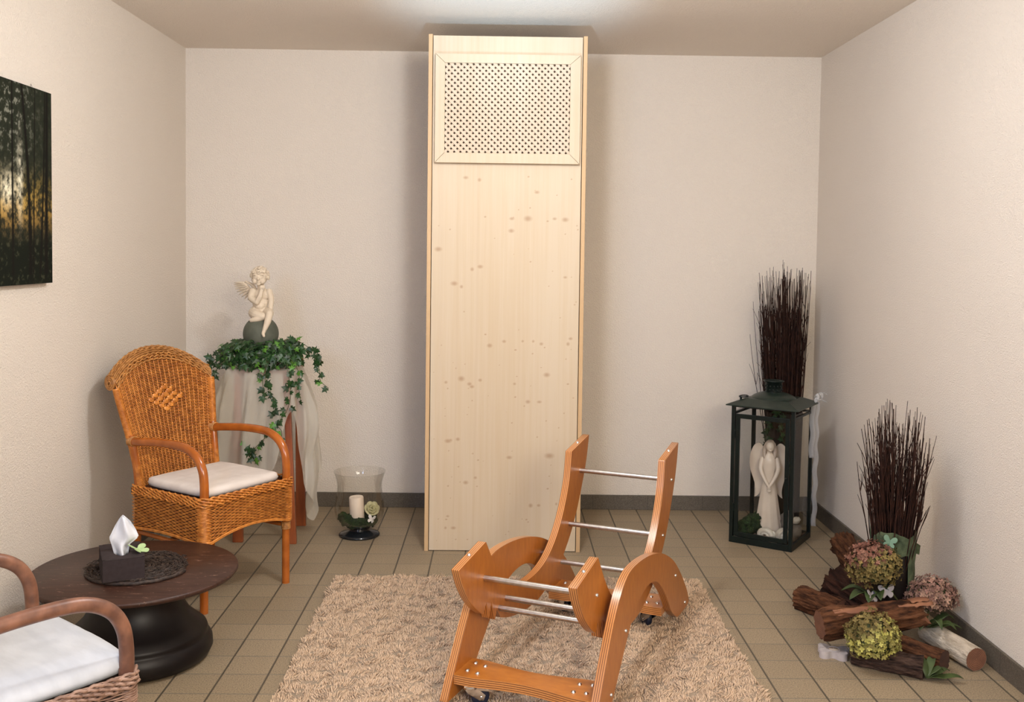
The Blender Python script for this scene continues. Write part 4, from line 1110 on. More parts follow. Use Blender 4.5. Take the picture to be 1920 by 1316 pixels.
def build_cherub():
    root = thing('cherub_figurine', 'cream winged cherub figurine sitting on a grey-green stone ball above the ivy', 'figurine', (-1.211, 5.0, 0.930))
    b = MB(); b.ell((0, 0, 0.0905), 0.0885, n=40); b.build('stone_ball', M['ball'], root, merge=True)
    z = 0.0905
    m = MB()
    # torso, belly, hips
    m.ell((0.002, 0.006, z+0.196), (0.040, 0.028, 0.036)); m.ell((-0.004, 0.002, z+0.155), (0.040, 0.031, 0.036)); m.ell((-0.006, 0.006, z+0.118), (0.050, 0.036, 0.030))
    m.ell((-0.002, -0.014, z+0.142), (0.026, 0.022, 0.022))
    limb(m, [(0.0, 0.006, z+0.215), (-0.003, 0.0, z+0.250)], [0.019, 0.017])
    # head, cheeks, nose, ears
    hx, hy, hz = -0.005, -0.004, z+0.284
    m.ell((hx, hy, hz+0.004), (0.0385, 0.041, 0.043), n=20)
    m.ell((hx-0.017, hy-0.022, hz-0.018), 0.0165); m.ell((hx+0.018, hy-0.022, hz-0.018), 0.0165)
    m.ell((hx+0.001, hy-0.030, hz-0.032), (0.011, 0.009, 0.009)); m.ell((hx+0.002, hy-0.041, hz-0.007), (0.0058, 0.0075, 0.0075))
    m.ell((hx+0.002, hy-0.0375, hz-0.0185), (0.009, 0.004, 0.0026)); m.ell((hx+0.002, hy-0.0365, hz-0.0240), (0.008, 0.004, 0.0026))
    m.ell((hx-0.015, hy-0.0365, hz+0.013), (0.011, 0.0050, 0.0030)); m.ell((hx+0.019, hy-0.0355, hz+0.013), (0.011, 0.0050, 0.0030)); m.ell((hx-0.014, hy-0.0345, hz+0.002), (0.006, 0.0035, 0.0022)); m.ell((hx+0.018, hy-0.034, hz+0.002), (0.006, 0.0035, 0.0022))
    # arm with the hand at the chin, arm resting on the knee
    limb(m, [(-0.040, 0.0, z+0.214), (-0.046, -0.010, z+0.180), (-0.012, -0.036, z+0.160)], [0.018, 0.017, 0.014])
    limb(m, [(-0.012, -0.036, z+0.160), (0.004, -0.040, z+0.188), (0.012, -0.034, z+0.222)], [0.014, 0.0125, 0.009])
    for k in range(4): limb(m, [(0.006+k*0.0055, -0.034, z+0.222), (0.008+k*0.006, -0.040, z+0.234), (0.009+k*0.0055, -0.037, z+0.243)], [0.0042, 0.004, 0.0034], 8)
    limb(m, [(0.040, 0.004, z+0.212), (0.050, 0.004, z+0.175), (0.052, -0.010, z+0.145)], [0.017, 0.0155, 0.0125])
    limb(m, [(0.052, -0.010, z+0.145), (0.056, -0.024, z+0.125), (0.058, -0.034, z+0.114)], [0.0125, 0.011, 0.008])
    for k in range(4): limb(m, [(0.050+k*0.005, -0.036, z+0.112), (0.051+k*0.005, -0.047, z+0.104), (0.051+k*0.005, -0.050, z+0.094)], [0.004, 0.0038, 0.0032], 8)
    # folded leg and hanging leg
    limb(m, [(-0.034, 0.0, z+0.104), (-0.014, -0.030, z+0.096), (0.018, -0.046, z+0.090)], [0.030, 0.027, 0.021])
    limb(m, [(0.018, -0.046, z+0.088), (-0.010, -0.050, z+0.076), (-0.036, -0.046, z+0.070)], [0.019, 0.015, 0.011])
    limb(m, [(0.030, 0.0, z+0.106), (0.046, -0.026, z+0.108), (0.056, -0.056, z+0.104)], [0.029, 0.025, 0.019])
    limb(m, [(0.056, -0.056, z+0.102), (0.050, -0.072, z+0.064), (0.036, -0.082, z+0.022)], [0.019, 0.017, 0.010])
    limb(m, [(0.036, -0.082, z+0.020), (0.034, -0.094, z+0.008), (0.040, -0.102, z-0.004)], [0.010, 0.009, 0.006])
    o = m.build('body', M['cherub'], root); remesh(o, 0.0018, 2, 0.4)
    # curls
    hb = MB(); random.seed(11)
    for k in range(95):
        d = Vector((random.gauss(0, 1), random.gauss(0, 1), random.gauss(0, 1))).normalized()
        if d.y < -0.25 and d.z < 0.42: continue
        if d.z < -0.55: continue
        c = Vector((hx+d.x*0.041, hy+d.y*0.043, hz+0.006+d.z*0.045)); s = random.uniform(0.007, 0.011)
        ax_ = d.orthogonal().normalized(); bx_ = d.cross(ax_)
        path = [c+(ax_*math.cos(t*1.1)+bx_*math.sin(t*1.1))*s*(1-t/9)+d*t*0.0012 for t in range(7)]
        hb.tube(path, 0.0042, 7)
    hb.ell((hx, hy+0.006, hz+0.012), (0.042, 0.040, 0.042), n=20)
    o = hb.build('curly_hair', M['cherub'], root); remesh(o, 0.0022, 2, 0.4)
    # feathered wings on the back
    for sg, yo in ((-1, 0.022),):
        wg = MB()
        for row, (nf, l0, l1) in enumerate(((11, 0.045, 0.078), (9, 0.036, 0.052), (8, 0.026, 0.034))):
            for k in range(nf):
                t = k/(nf-1)
                an = math.radians(170+78*t) if sg < 0 else math.radians(10-78*t)
                root_p = Vector((sg*(0.036+0.054*(1-t)), yo+0.012*(1-t), z+0.222+0.030*(1-t)-0.010*t))
                L_ = l0+(l1-l0)*math.sin(PI*(0.15+0.8*(t)))
                d = Vector((math.cos(an)*0.55-0.0, 0.25, math.sin(an)*0.9)).normalized()
                if sg < 0: d = Vector((-0.75*(1-t)-0.22, 0.25, 0.05-0.85*t)).normalized()
                else: d = Vector((0.12*(1-t)+0.05, 0.5, 0.10-1.0*t)).normalized(); root_p.x = 0.025+0.018*(1-t)
                sd = d.cross(Vector((0, 1, 0))).normalized(); th = Vector((0, -0.0022*(row+1), 0))
                vs = []
                for q in range(6):
                    w_ = 0.0075*(1-(q/5)**2.5)+0.0012
                    vs += [root_p+d*L_*q/5-sd*w_+th, root_p+d*L_*q/5+th*1.5, root_p+d*L_*q/5+sd*w_+th]
                bkv = [v+Vector((0, 0.004, 0)) for v in vs]; N = len(vs)
                fs = []
                for q in range(5):
                    for c in range(2): a0 = q*3+c; fs += [(a0, a0+1, a0+4, a0+3), (a0+N, a0+3+N, a0+4+N, a0+1+N)]
                    fs += [(q*3, q*3+3, q*3+3+N, q*3+N), (q*3+2, q*3+2+N, q*3+5+N, q*3+5)]
                fs += [(15, 16, 16+N, 15+N), (16, 17, 17+N, 16+N), (0, N, 1+N, 1), (1, 1+N, 2+N, 2)]
                wg.add(vs+bkv, fs, 0, True)
        limb(wg, [(sg*0.02, yo-0.006, z+0.200), (sg*0.045 if sg < 0 else 0.03, yo, z+0.240), (sg*0.085 if sg < 0 else 0.045, yo+0.008, z+0.262)], [0.008, 0.009, 0.005])
        wg.build('wing', M['cherub'], root)
build_cherub()

# ------------------------------------------------------------------ hurricane glass with candle
def build_vase():
    cx, cy = -0.706, 4.985
    root = thing('glass_hurricane_vase', 'clear flared glass vase with a thick foot on the floor left of the spruce cabinet', 'vase', (cx, cy, 0))
    pr = [(0.055, 0.040), (0.088, 0.052), (0.112, 0.078), (0.123, 0.110), (0.126, 0.140), (0.122, 0.180), (0.115, 0.225), (0.113, 0.255), (0.117, 0.285), (0.125, 0.312), (0.131, 0.329)]
    sp = [(p.x, p.y) for p in smooth_path([(a, b, 0) for a, b in pr], 4)]
    m = MB(); m.lathe(sp+[(r-0.0025, z+0.0005) for r, z in reversed(sp)], 64); m.build('glass_bowl', M['glass'], root)
    f = MB(); f.lathe([(0, 0), (0.098, 0.0), (0.103, 0.004), (0.103, 0.009), (0.092, 0.016), (0.055, 0.026), (0.045, 0.034), (0.055, 0.0405), (0, 0.0405)], 56); f.build('glass_foot', M['glass_foot'], root, merge=True)
    # candle
    q = bpy.data.objects.new
    c = MB(); c.lathe([(0, 0), (0.034, 0.0), (0.0365, 0.004), (0.0365, 0.142), (0.033, 0.148), (0.028, 0.145), (0, 0.142)], 40)
    o = c.build('pillar_candle', M['wax'], loc=(cx-0.008, cy-0.012, 0.054), rot=(0, -0.05, 0), merge=True)
    tag(o, 'ivory pillar candle inside the flared glass vase', 'candle')
    mo = MB(); random.seed(5)
    for k in range(26):
        a = random.uniform(0, 2*PI); r = random.uniform(0.045, 0.082)
        if -0.6 < math.atan2(math.sin(a), math.cos(a)) < 0.9 and r < 0.06: r = 0.07
        s = random.uniform(0.016, 0.026)
        mo.ell((r*math.cos(a), r*math.sin(a), 0.074+random.uniform(0, 0.022)), (s, s, s*0.9), n=16, disp=0.5, seed=k)
    mo.ell((-0.055, -0.055, 0.088), 0.030, n=18, disp=0.4, seed=31); mo.ell((-0.082, -0.02, 0.096), 0.026, n=18, disp=0.4, seed=32); mo.ell((-0.02, -0.078, 0.080), 0.026, n=18, disp=.4, seed=33)
    mo.lathe([(0, 0.052), (0.078, 0.058), (0.095, 0.075), (0.0, 0.080)], 30)
    o = mo.build('moss_bed', M['moss'], loc=(cx, cy, 0)); tag(o, 'dark green moss around the candle in the glass vase', 'moss')
    # rose
    r = MB()
    for ring, (n, R, tilt, s) in enumerate(((3, 0.008, 0.1, 0.018), (5, 0.016, 0.3, 0.023), (7, 0.024, 0.6, 0.027))):
        for k in range(n):
            a = 2*PI*k/n+ring*0.5
            rot = Matrix.Rotation(a, 3, 'Z') @ Matrix.Rotation(tilt, 3, 'Y')
            r.ell((R*math.cos(a), R*math.sin(a), 0.0+0.006*(2-ring)), (0.005, s*0.75, s), rot, 12)
    o = r.build('fabric_rose', M['rose'], loc=(cx+0.060, cy+0.010, 0.128), rot=(0.9, 0, 0.3)); tag(o, 'cream fabric rose beside the candle in the glass vase', 'artificial flower')
    b = MB(); butterfly(b, 0.022, 0.0015, 0.5)
    o = b.build('butterfly_cutout', M['white_felt'], loc=(cx+0.070, cy-0.065, 0.098), rot=(1.0, 0.2, -0.2)); tag(o, 'tiny white butterfly on the moss in the glass vase', 'butterfly decoration')
build_vase()

# ------------------------------------------------------------------ twig bundles
def twigs(name, label, c, zb, z_lo, z_hi, r0, r1, n, seed, lean=(0, 0), limx=None):
    rd = random.Random(seed); m = MB()
    for k in range(n):
        a = rd.uniform(0, 2*PI); rr = math.sqrt(rd.random())
        edge = rd.random() < 0.12
        zt = z_lo+(z_hi-z_lo)*rd.random()**1.5 if not edge else rd.uniform(z_lo-0.1, z_hi)
        zt -= 0.10*rr*(z_hi-z_lo)/0.3
        k1 = r1*rr*(1.0 if not edge else 1.25)
        p0 = Vector((r0*rr*math.cos(a), r0*rr*math.sin(a), zb))
        p3 = Vector((k1*math.cos(a)+rd.gauss(0, .012)+lean[0], k1*math.sin(a)+rd.gauss(0, .012)+lean[1], zt))
        pts = []
        ph = rd.uniform(0, 6)
        for i in range(9):
            t = i/8; p = p0.lerp(p3, t); bow = math.sin(t*PI)*rd.uniform(-1, 1)*0.002+math.sin(t*7+ph)*0.0035*t
            pts.append(p+Vector((bow+0.010*math.sin(t*PI)*math.sin(ph), bow*math.cos(ph), 0)))
        if limx: pts = [Vector((min(p.x, limx-c[0]), p.y, p.z)) for p in pts]
        r_ = rd.uniform(0.0022, 0.0034)
        m.tube(pts, [r_*(1-0.62*i/8) for i in range(9)], 5)
        if rd.random() < 0.75:
            for _ in range(rd.choice((1, 2, 2, 3))):
                q = rd.uniform(0.55, 0.9); i = int(q*8); s = pts[i]; d = (pts[-1]-pts[i-1]).normalized()
                e = s+d*rd.uniform(0.05, 0.12)+Vector((rd.gauss(0, .018), rd.gauss(0, .018), 0))
                if limx: e.x = min(e.x, limx-c[0])
                m.tube([s, (s+e)/2+Vector((0.003, 0, 0.002)), e], [r_*0.5, r_*0.4, r_*0.28], 4)
    o = m.build(name, M['twig'], loc=(c[0], c[1], 0), fixn=False)
    tag(o, label, 'twig bundle'); return o

# ------------------------------------------------------------------ lantern
def build_lantern():
    rz = math.atan2(-0.553, 0.834); cx, cy = 1.388, 4.981
    root = thing('metal_lantern', 'tall dark green metal and glass lantern with a chimney roof in the right corner', 'lantern', (cx, cy, 0), rz)
    h = 0.16; T = 0.698
    for sx in (-1, 1):
        for sy in (-1, 1): MB().box((sx*(h-0.009), sy*(h-0.009), T/2), (0.018, 0.018, T)).build('corner_post', M['lantern'], root, bevel=0.0015)
    b = MB()
    for s in (-1, 1):
        b.box((0, s*(h-0.007), 0.016), (2*h-0.036, 0.014, 0.032)); b.box((s*(h-0.007), 0, 0.016), (0.014, 2*h-0.036, 0.032))
    b.box((0, 0, 0.010), (2*h-0.03, 2*h-0.03, 0.008)); b.build('base_frame', M['lantern'], root, bevel=0.001)
    b = MB()
    for s in (-1, 1):
        b.box((0, s*(h-0.007), T-0.006), (2*h-0.036, 0.014, 0.012)); b.box((s*(h-0.007), 0, T-0.006), (0.014, 2*h-0.036, 0.012))
        b.box((s*(h-0.007), 0, T-0.045), (0.012, 2*h-0.036, 0.012))
    b.box((0, h-0.007, T-0.045), (2*h-0.036, 0.012, 0.012))
    b.build('top_frame', M['lantern'], root, bevel=0.001)
    d = MB(); w_ = h-0.024
    for sx in (-1, 1): d.box((sx*(w_-0.010), -h+0.005, 0.345), (0.020, 0.012, 0.615))
    d.box((0, -h+0.005, 0.046), (2*w_-0.04, 0.012, 0.022)); d.box((0, -h+0.005, 0.642), (2*w_-0.04, 0.012, 0.022))
    do = d.build('door', M['lantern'], root, bevel=0.001)
    MB().box((0, -h+0.006, 0.344), (2*w_-0.036, 0.002, 0.58)).build('door_pane', M['pane'], do)
    for z in (0.16, 0.53): MB().tube([(-w_-0.004, -h-0.001, z), (-w_-0.004, -h-0.001, z+0.04)], 0.004, 10).build('hinge', M['lantern'], do)
    kb = MB(); kb.ell((w_-0.010, -h-0.008, 0.36), 0.006); kb.build('door_knob', M['lantern'], do)
    for (c_, s_) in (((0, h-0.007, 0.35), (2*h-0.036, 0.002, 0.64)), ((-h+0.007, 0, 0.35), (0.002, 2*h-0.036, 0.64)), ((h-0.007, 0, 0.35), (0.002, 2*h-0.036, 0.64))):
        MB().box(c_, s_).build('pane', M['pane'], root)
    r = MB(); e = 0.183; i_ = 0.110
    z0, z1 = T-0.004, T+0.030
    vs = [(sx*e, sy*e, z0) for sx, sy in ((-1,-1),(1,-1),(1,1),(-1,1))]+[(sx*e, sy*e, z0+0.005) for sx, sy in ((-1,-1),(1,-1),(1,1),(-1,1))]+[(sx*i_, sy*i_, z1) for sx, sy in ((-1,-1),(1,-1),(1,1),(-1,1))]
    r.add(vs, [(3,2,1,0),(0,1,5,4),(1,2,6,5),(2,3,7,6),(3,0,4,7),(4,5,9,8),(5,6,10,9),(6,7,11,10),(7,4,8,11),(8,9,10,11)], 0, False)
    r.lathe([(0.118, z1-0.014), (0.115, z1-0.002), (0.100, z1+0.010), (0.080, z1+0.020), (0.055, z1+0.027), (0.044, z1+0.029), (0, z1+0.029)], 48)
    r.build('roof', M['lantern_roof'], root, bevel=0.001)
    c = MB(); zc = z1+0.026
    c.lathe([(0.041, zc), (0.041, zc+0.052), (0.050, zc+0.056), (0.052, zc+0.060), (0.049, zc+0.063), (0.036, zc+0.060), (0.036, zc+0.010), (0, zc+0.010)], 36)
    for k in range(14):
        for zz in (0.016, 0.034):
            a = 2*PI*k/14+zz*4; c.ell((0.0415*math.cos(a), 0.0415*math.sin(a), zc+zz), (0.004, 0.004, 0.0055), n=8)
    c.build('chimney', M['lantern'], root)
    g = MB(); g.tube([(-0.125+0.020*math.cos(t*PI/8), -0.085+0.035*math.sin(t*PI/8), T+0.036) for t in range(16)], 0.003, 8, closed=True)
    g.tube([(-0.127, -0.12, T+0.012), (-0.127, -0.12, T+0.036)], 0.006, 8)
    g.build('carrying_ring', M['lantern'], root)
    Mx = Matrix.Translation((cx, cy, 0)) @ Matrix.Rotation(rz, 4, 'Z')
    Wp = lambda x, y, z: Mx @ Vector((x, y, z))
    # gravel layer, moss, stones, shells
    g = MB(); random.seed(21)
    for k in range(420):
        x, y = random.uniform(-.138, .138), random.uniform(-.138, .135); s = random.uniform(0.005, 0.010)
        g.ell((x, y, 0.016+random.uniform(0.002, .012)), (s, s*0.8, s*0.7), n=6)
    o = g.build('gravel_bed', M['pebble'], loc=(cx, cy, 0), rot=(0, 0, rz)); tag(o, 'brown gravel scattered over the bottom of the lantern', 'gravel'); o['kind'] = 'stuff'
    g = MB()
    for k in range(14): g.ell((-0.105+random.uniform(-.02, .045), -0.035+random.uniform(-.05, .07), 0.050+random.uniform(-.005, .075)*(1 if k % 2 else 0.4)), random.uniform(0.024, 0.036), n=16, disp=0.6, seed=k+50)
    o = g.build('moss_clump', M['moss'], loc=(cx, cy, 0), rot=(0, 0, rz)); tag(o, 'green moss clump left of the porcelain angel in the lantern', 'moss')
    s = MB(); s.ell((0, 0, 0), (0.038, 0.036, 0.036), n=28, disp=0.1, seed=3); s.tube([(0.036*math.cos(t*0.5)*(1-t/26), -0.034, 0.036*math.sin(t*0.5)*(1-t/26)) for t in range(20)], 0.003, 6)
    o = s.build('round_sea_shell', M['shell'], loc=Wp(0.098, -0.105, 0.062)); tag(o, 'round polished sea shell at the right front inside the lantern', 'shell')
    s = MB(); path = []; R_ = []
    for i in range(60):
        t = i/59; a = t*PI*3.0; rr = 0.034*(1-0.72*t); path.append((rr*math.cos(a), -0.010*t, rr*math.sin(a)*0.75)); R_.append(0.015*(1-0.75*t)+0.002)
    s.tube(path, R_, 12, up=(0, 1, 0)); s.ell((0.040, 0.0, 0.006), (0.016, 0.006, 0.02), n=12)
    o = s.build('spiral_sea_shell', M['shell'], loc=Wp(0.012, -0.118, 0.054), rot=(0, 0, rz)); tag(o, 'curled spiral sea shell in front of the angel inside the lantern', 'shell')
    s = MB(); s.ell((0, 0, 0), (0.040, 0.034, 0.056), n=20, disp=0.5, seed=9)
    o = s.build('grey_stone', M['rock'], loc=Wp(0.062, 0.075, 0.082)); tag(o, 'rough grey stone behind the angel inside the lantern', 'stone')
    s = MB(); s.ell((0, 0, 0), (0.024, 0.02, 0.017), n=16, disp=0.3, seed=12)
    o = s.build('small_white_stone', M['shell'], loc=Wp(0.118, 0.045, 0.106), rot=(0, -0.5, 0.3)); tag(o, 'small whitish stone near the right pane inside the lantern', 'stone')
    s = MB(); s.ell((0, 0, 0), (0.042, 0.045, 0.042), n=16, disp=0.4, seed=14)
    o = s.build('dark_stone', M['rock'], loc=Wp(0.105, 0.05, 0.05)); tag(o, 'dark stone under the small whitish stone inside the lantern', 'stone')
    # porcelain angel
    an = thing('porcelain_angel', 'cream porcelain angel with tall wings standing inside the lantern', 'figurine', Wp(-0.022, 0.030, 0.024), -0.25)
    k = 0.92
    d = MB()
    prof = [(0.0, 0), (0.066, 0.0), (0.070, 0.006), (0.064, 0.04), (0.054, 0.10), (0.045, 0.16), (0.038, 0.205), (0.031, 0.238), (0.028, 0.262), (0.031, 0.290), (0.037, 0.322), (0.036, 0.346), (0.026, 0.364), (0.013, 0.374), (0.010, 0.386), (0, 0.39)]
    prof = [(a*1.0, b*1.10) for a, b in prof]
    d.lathe(prof, 72, rfun=lambda a, z: 1+(0.065*math.cos(9*a+z*6) if z < 0.24 else 0.0)*(1-z/0.26)+0.06*(abs(math.cos(a))-0.5))
    d.v = [(x, y*0.78, z) for x, y, z in d.v]
    d.build('gown', M['porcelain'], an, merge=True)
    b = MB()
    hz = 0.447
    b.ell((0.002, -0.006, hz), (0.0215, 0.023, 0.0275), n=18); b.ell((0.002, -0.028, hz-0.006), (0.003, 0.0035, 0.005)); b.ell((0.002, -0.024, hz-0.018), (0.007, 0.004, 0.004))
    limb(b, [(0.0, 0.0, 0.395), (0.001, -0.003, 0.425)], [0.011, 0.010])
    for sg in (-1, 1):
        limb(b, [(sg*0.036, -0.002, 0.380), (sg*0.043, -0.018, 0.330), (sg*0.020, -0.038, 0.278), (sg*-0.004, -0.046, 0.240)], [0.013, 0.012, 0.0095, 0.006])
        for f in range(4): limb(b, [(sg*(-0.004+0.002*f), -0.046, 0.240), (sg*(-0.010+0.003*f), -0.048, 0.226-0.002*f)], [0.0032, 0.0024], 6)
    o = b.build('head_and_arms', M['porcelain'], an); remesh(o, 0.0022, 2, 0.5)
    hr = MB(); hr.ell((0.002, 0.003, hz+0.006), (0.026, 0.026, 0.029), n=18)
    for sg in (-1, 1):
        limb(hr, [(sg*0.018+0.002, 0.0, hz+0.012), (sg*0.026, 0.004, hz-0.02), (sg*0.024, -0.006, hz-0.052), (sg*0.016, -0.018, hz-0.078)], [0.010, 0.011, 0.010, 0.005])
    limb(hr, [(0.0, 0.018, hz), (0.0, 0.024, hz-0.05), (0.0, 0.026, hz-0.09)], [0.018, 0.022, 0.012])
    o = hr.build('long_hair', simple('tinted_porcelain_hair', (0.50, 0.40, 0.32), rough=0.4), an); remesh(o, 0.0025, 2, 0.5)
    wing = [(0.012, 0.330), (0.024, 0.395), (0.040, 0.428), (0.060, 0.434), (0.080, 0.415), (0.095, 0.375), (0.099, 0.330), (0.092, 0.285), (0.078, 0.245), (0.068, 0.205), (0.066, 0.175), (0.070, 0.150), (0.056, 0.160), (0.042, 0.180), (0.030, 0.215), (0.016, 0.260)]
    wing = smooth_closed(wing, (11,), 4)
    for sg in (-1, 1):
        mw_ = MB(); mw_.extrude(wing, lambda a, b, t, sg=sg: Vector((sg*a, 0.030+0.25*a+0.009*t, b+0.02)), 0, 0)
        mw_.build('wing', M['porcelain'], an, bevel=0.003)
    # lace ribbon with a bow, hanging down the right rear post
    rb = thing('lace_ribbon', 'white lace ribbon tied in a bow at the right rear corner of the lantern roof', 'ribbon', Wp(h+0.012, h-0.015, 0.0), rz)
    def strip(path, wd, name, mat, nrm):
        m = MB(); vs = []
        for i, p in enumerate(path):
            tw = Vector(nrm); vs += [p-tw*wd/2, p+tw*wd/2]
        m.add(vs, [(2*i, 2*i+1, 2*i+3, 2*i+2) for i in range(len(path)-1)])
        o = m.build(name, mat, rb, fixn=False); s_ = o.modifiers.new('t', 'SOLIDIFY'); s_.thickness = 0.0006; return o
    strip([Vector((0.004+0.004*math.sin(i*0.8), 0.010, 0.705-0.0165*i)) for i in range(40)], 0.024, 'long_tail', M['lace'], (0.95, 0.306, 0))
    strip([Vector((-0.006+0.004*math.sin(i*0.7+1), -0.026, 0.700-0.0165*i)) for i in range(18)], 0.024, 'short_tail', M['lace'], (0.95, 0.306, 0))
    for sg in (-1, 1):
        strip([Vector((0.012+0.012*math.cos(t*PI/9+PI), sg*(0.002+0.034*math.sin(t*PI/18)**0.8)*1.0, 0.728+0.018*math.sin(t*PI/9))) for t in range(19)], 0.016, 'bow_loop', M['lace'], (0.6, 0.3, 0.7))
    m = MB(); m.ell((0.006, 0, 0.722), (0.010, 0.009, 0.009), n=12)
    for a in ((0.05, 0.03, 0.742), (0.055, 0.0, 0.708), (0.03, -0.05, 0.745)): m.tube(smooth_path([(0.006, 0, 0.722), (a[0]*0.6, a[1]*0.6, a[2]+0.008), a]), 0.0014, 5)
    m.build('bow_knot', M['lace'], rb)
build_lantern()
def corner_vase():
    cx, cy = 1.545, 5.33
    root = thing('bark_covered_vase', 'tall dark bark-covered vase with an ivy strand behind the lantern', 'vase', (cx, cy, 0))
    m = MB(); m.lathe([(0, 0), (0.088, 0), (0.092, 0.03), (0.094, 0.30), (0.098, 0.60), (0.090, 0.60), (0.086, 0.30), (0.0, 0.26)], 48, rfun=lambda a, z: 1+0.03*noise.noise(Vector((math.cos(a)*4, math.sin(a)*4, z*6))))
    m.build('vase_body', M['dark_pot'], root, merge=True)
    st = MB(); spots = []
    for pts in ([(-0.06, -0.10, 0.62), (-0.10, -0.085, 0.56), (-0.115, -0.08, 0.48), (-0.10, -0.095, 0.40), (-0.06, -0.11, 0.33)], [(-0.03, -0.11, 0.60), (-0.05, -0.115, 0.52), (-0.02, -0.12, 0.42), (0.0, -0.12, 0.30)]):
        p = smooth_path(pts, 8); st.tube(p, 0.0015, 5)
        for q in p[::2]: spots.append((q, Vector((random.uniform(-.5, .5), -1, .3)), Vector((random.uniform(-1, 1), 0, random.uniform(-1, .3))), random.uniform(0.026, 0.040)))
    o = st.build('ivy_stem', M['vine'], root); ivy_leaves('ivy_leaves', spots, root)
    twigs('twig_bundle', 'tall bundle of dark red-brown twigs standing behind the lantern in the right corner', (cx, cy), 0.27, 1.16, 1.47, 0.074, 0.128, 300, 3, (-0.02, 0.0), 1.755)
corner_vase()

# ------------------------------------------------------------------ log pile decoration on the right
def log(name, label, a, b, r0, r1, bark, end, seed, broken=False, knobs=0.10, parts=True):
    a = Vector(a); b = Vector(b); L = (b-a).length; n, m_ = 72, 64
    root_q = (b-a).to_track_quat('Z', 'Y')
    m = MB(); vs = []
    for i in range(m_+1):
        t = i/m_
        for k in range(n):
            an = 2*PI*k/n; d = Vector((math.cos(an), math.sin(an), 0)); r = r0+(r1-r0)*t
            nz = noise.noise(Vector((d.x*2.2, d.y*2.2, t*L*9+seed)))*knobs+noise.noise(Vector((d.x*6, d.y*6, t*L*14+seed*2)))*knobs*0.7
            ridge = abs(noise.noise(Vector((d.x*9, d.y*9, t*L*5+seed))))*knobs*1.0+noise.noise(Vector((d.x*17, d.y*17, t*L*22+seed)))*knobs*0.55
            zz = t*L
            if broken and i > m_-10: 
                zz -= 0.045*(i-(m_-10))/10*(0.5+0.9*noise.noise(Vector((d.x*3, d.y*3, seed))));  r *= 1-0.22*(i-(m_-10))/10*(1+d.y)
            vs.append(d*r*(1+nz+ridge)+Vector((0, 0, zz)))
    m.add(vs, [(i*n+k, i*n+(k+1) % n, (i+1)*n+(k+1) % n, (i+1)*n+k) for i in range(m_) for k in range(n)])
    o = m.build(name, bark); o.location = a; o.rotation_euler = root_q.to_euler(); 
    tag(o, label, 'log')
    for nm, ring, zc, flip in (('cut_end', vs[:n], 0.0, True), ('cut_end' if not broken else 'broken_end', vs[-n:], sum(v.z for v in vs[-n:])/n, False)):
        e = MB(); ev = [Vector((v.x*0.985, v.y*0.985, v.z)) for v in ring]; mid = [Vector((v.x*0.45, v.y*0.45, zc+(v.z-zc)*0.5+(random.uniform(-.010, .012) if (broken and not flip) else 0))) for v in ring]
        e.add(ev+mid+[Vector((0, 0, zc))], [(k, (k+1) % n, n+(k+1) % n, n+k) for k in range(n)]+[(n+k, n+(k+1) % n, 2*n) for k in range(n)], 0, False)
        e.build(nm, end if not (broken and not flip) else M['bare_wood'], o)
    return o
log('bark_log', 'short brown log with its end towards the lantern, hindmost of the log pile', (1.585,4.50,0.130), (1.600,4.06,0.055), 0.047, 0.050, M['bark'], M['end_brown'], 1, knobs=0.30)
log('bark_log', 'thick very dark log tilted up behind the olive hydrangea head', (1.365,3.965,0.135), (1.475,3.80,0.070), 0.058, 0.062, M['bark_dark'], M['end_dark'], 2, knobs=0.38)
log('bark_log', 'short brown log lying at the far left of the log pile', (1.245,4.01,0.046), (1.36,3.83,0.048), 0.043, 0.046, M['bark'], M['end_brown'], 3, knobs=0.26)
log('bark_log', 'long reddish brown log with a broken right end across the pile top', (1.175,3.54,0.108), (1.580,3.572,0.147), 0.049, 0.048, M['bark'], M['end_brown'], 4, broken=True, knobs=0.20)
log('bark_log', 'brown log with a round dark cut end, just left of the birch log', (1.560,3.375,0.046), (1.33,3.66,0.050), 0.0365, 0.039, M['bark'], M['end_dark'], 5, knobs=0.18)
log('bark_log', 'greyish bark log lying lowest at the front of the pile beside the cast butterfly holder', (1.268,3.462,0.030), (1.475,3.345,0.036), 0.027, 0.038, M['bark_grey'], M['end_dark'], 6, knobs=0.40)
log('birch_log', 'white birch log with a brown cut end, rightmost of the pile', (1.685,3.400,0.043), (1.625,3.66,0.045), 0.0405, 0.041, M['birch'], M['end_brown'], 7, knobs=0.05)
# bare patches where bark has come off the top log
def bare_patch():
    a = Vector((1.175,3.54,0.108)); b = Vector((1.615,3.575,0.150)); d = (b-a).normalized()
    top = bpy.data.objects['bark_log.003']
    for t0, t1, a0, a1 in ((0.05, 0.21, -0.2, 0.35), (0.29, 0.42, 0.1, 0.4), (0.345, 0.415, -1.0, 0.0)):
        m = MB(); vs = []; n = 10
        for i in range(n+1):
            s = t0+(t1-t0)*i/n
            for j in range(n+1):
                an = a0+(a1-a0)*j/n+0.05*math.sin(i*1.7)
                # local frame of the log: measure the angle from world up
                loc_up = top.rotation_euler.to_matrix().inverted() @ Vector((0, -math.sin(an+0.35), math.cos(an+0.35)))
                loc_up.z = 0; loc_up.normalize()
                e = min(i, n-i, j, n-j)/3
                vs.append(loc_up*(0.0535+0.002*min(1, e))+Vector((0, 0, s)))
        m.add(vs, [(i*(n+1)+j, i*(n+1)+j+1, (i+1)*(n+1)+j+1, (i+1)*(n+1)+j) for i in range(n) for j in range(n)])
        o = m.build('bare_patch', M['bare_wood'], top); s_ = o.modifiers.new('t', 'SOLIDIFY'); s_.thickness = 0.004
bpy.context.view_layer.update()
bare_patch()
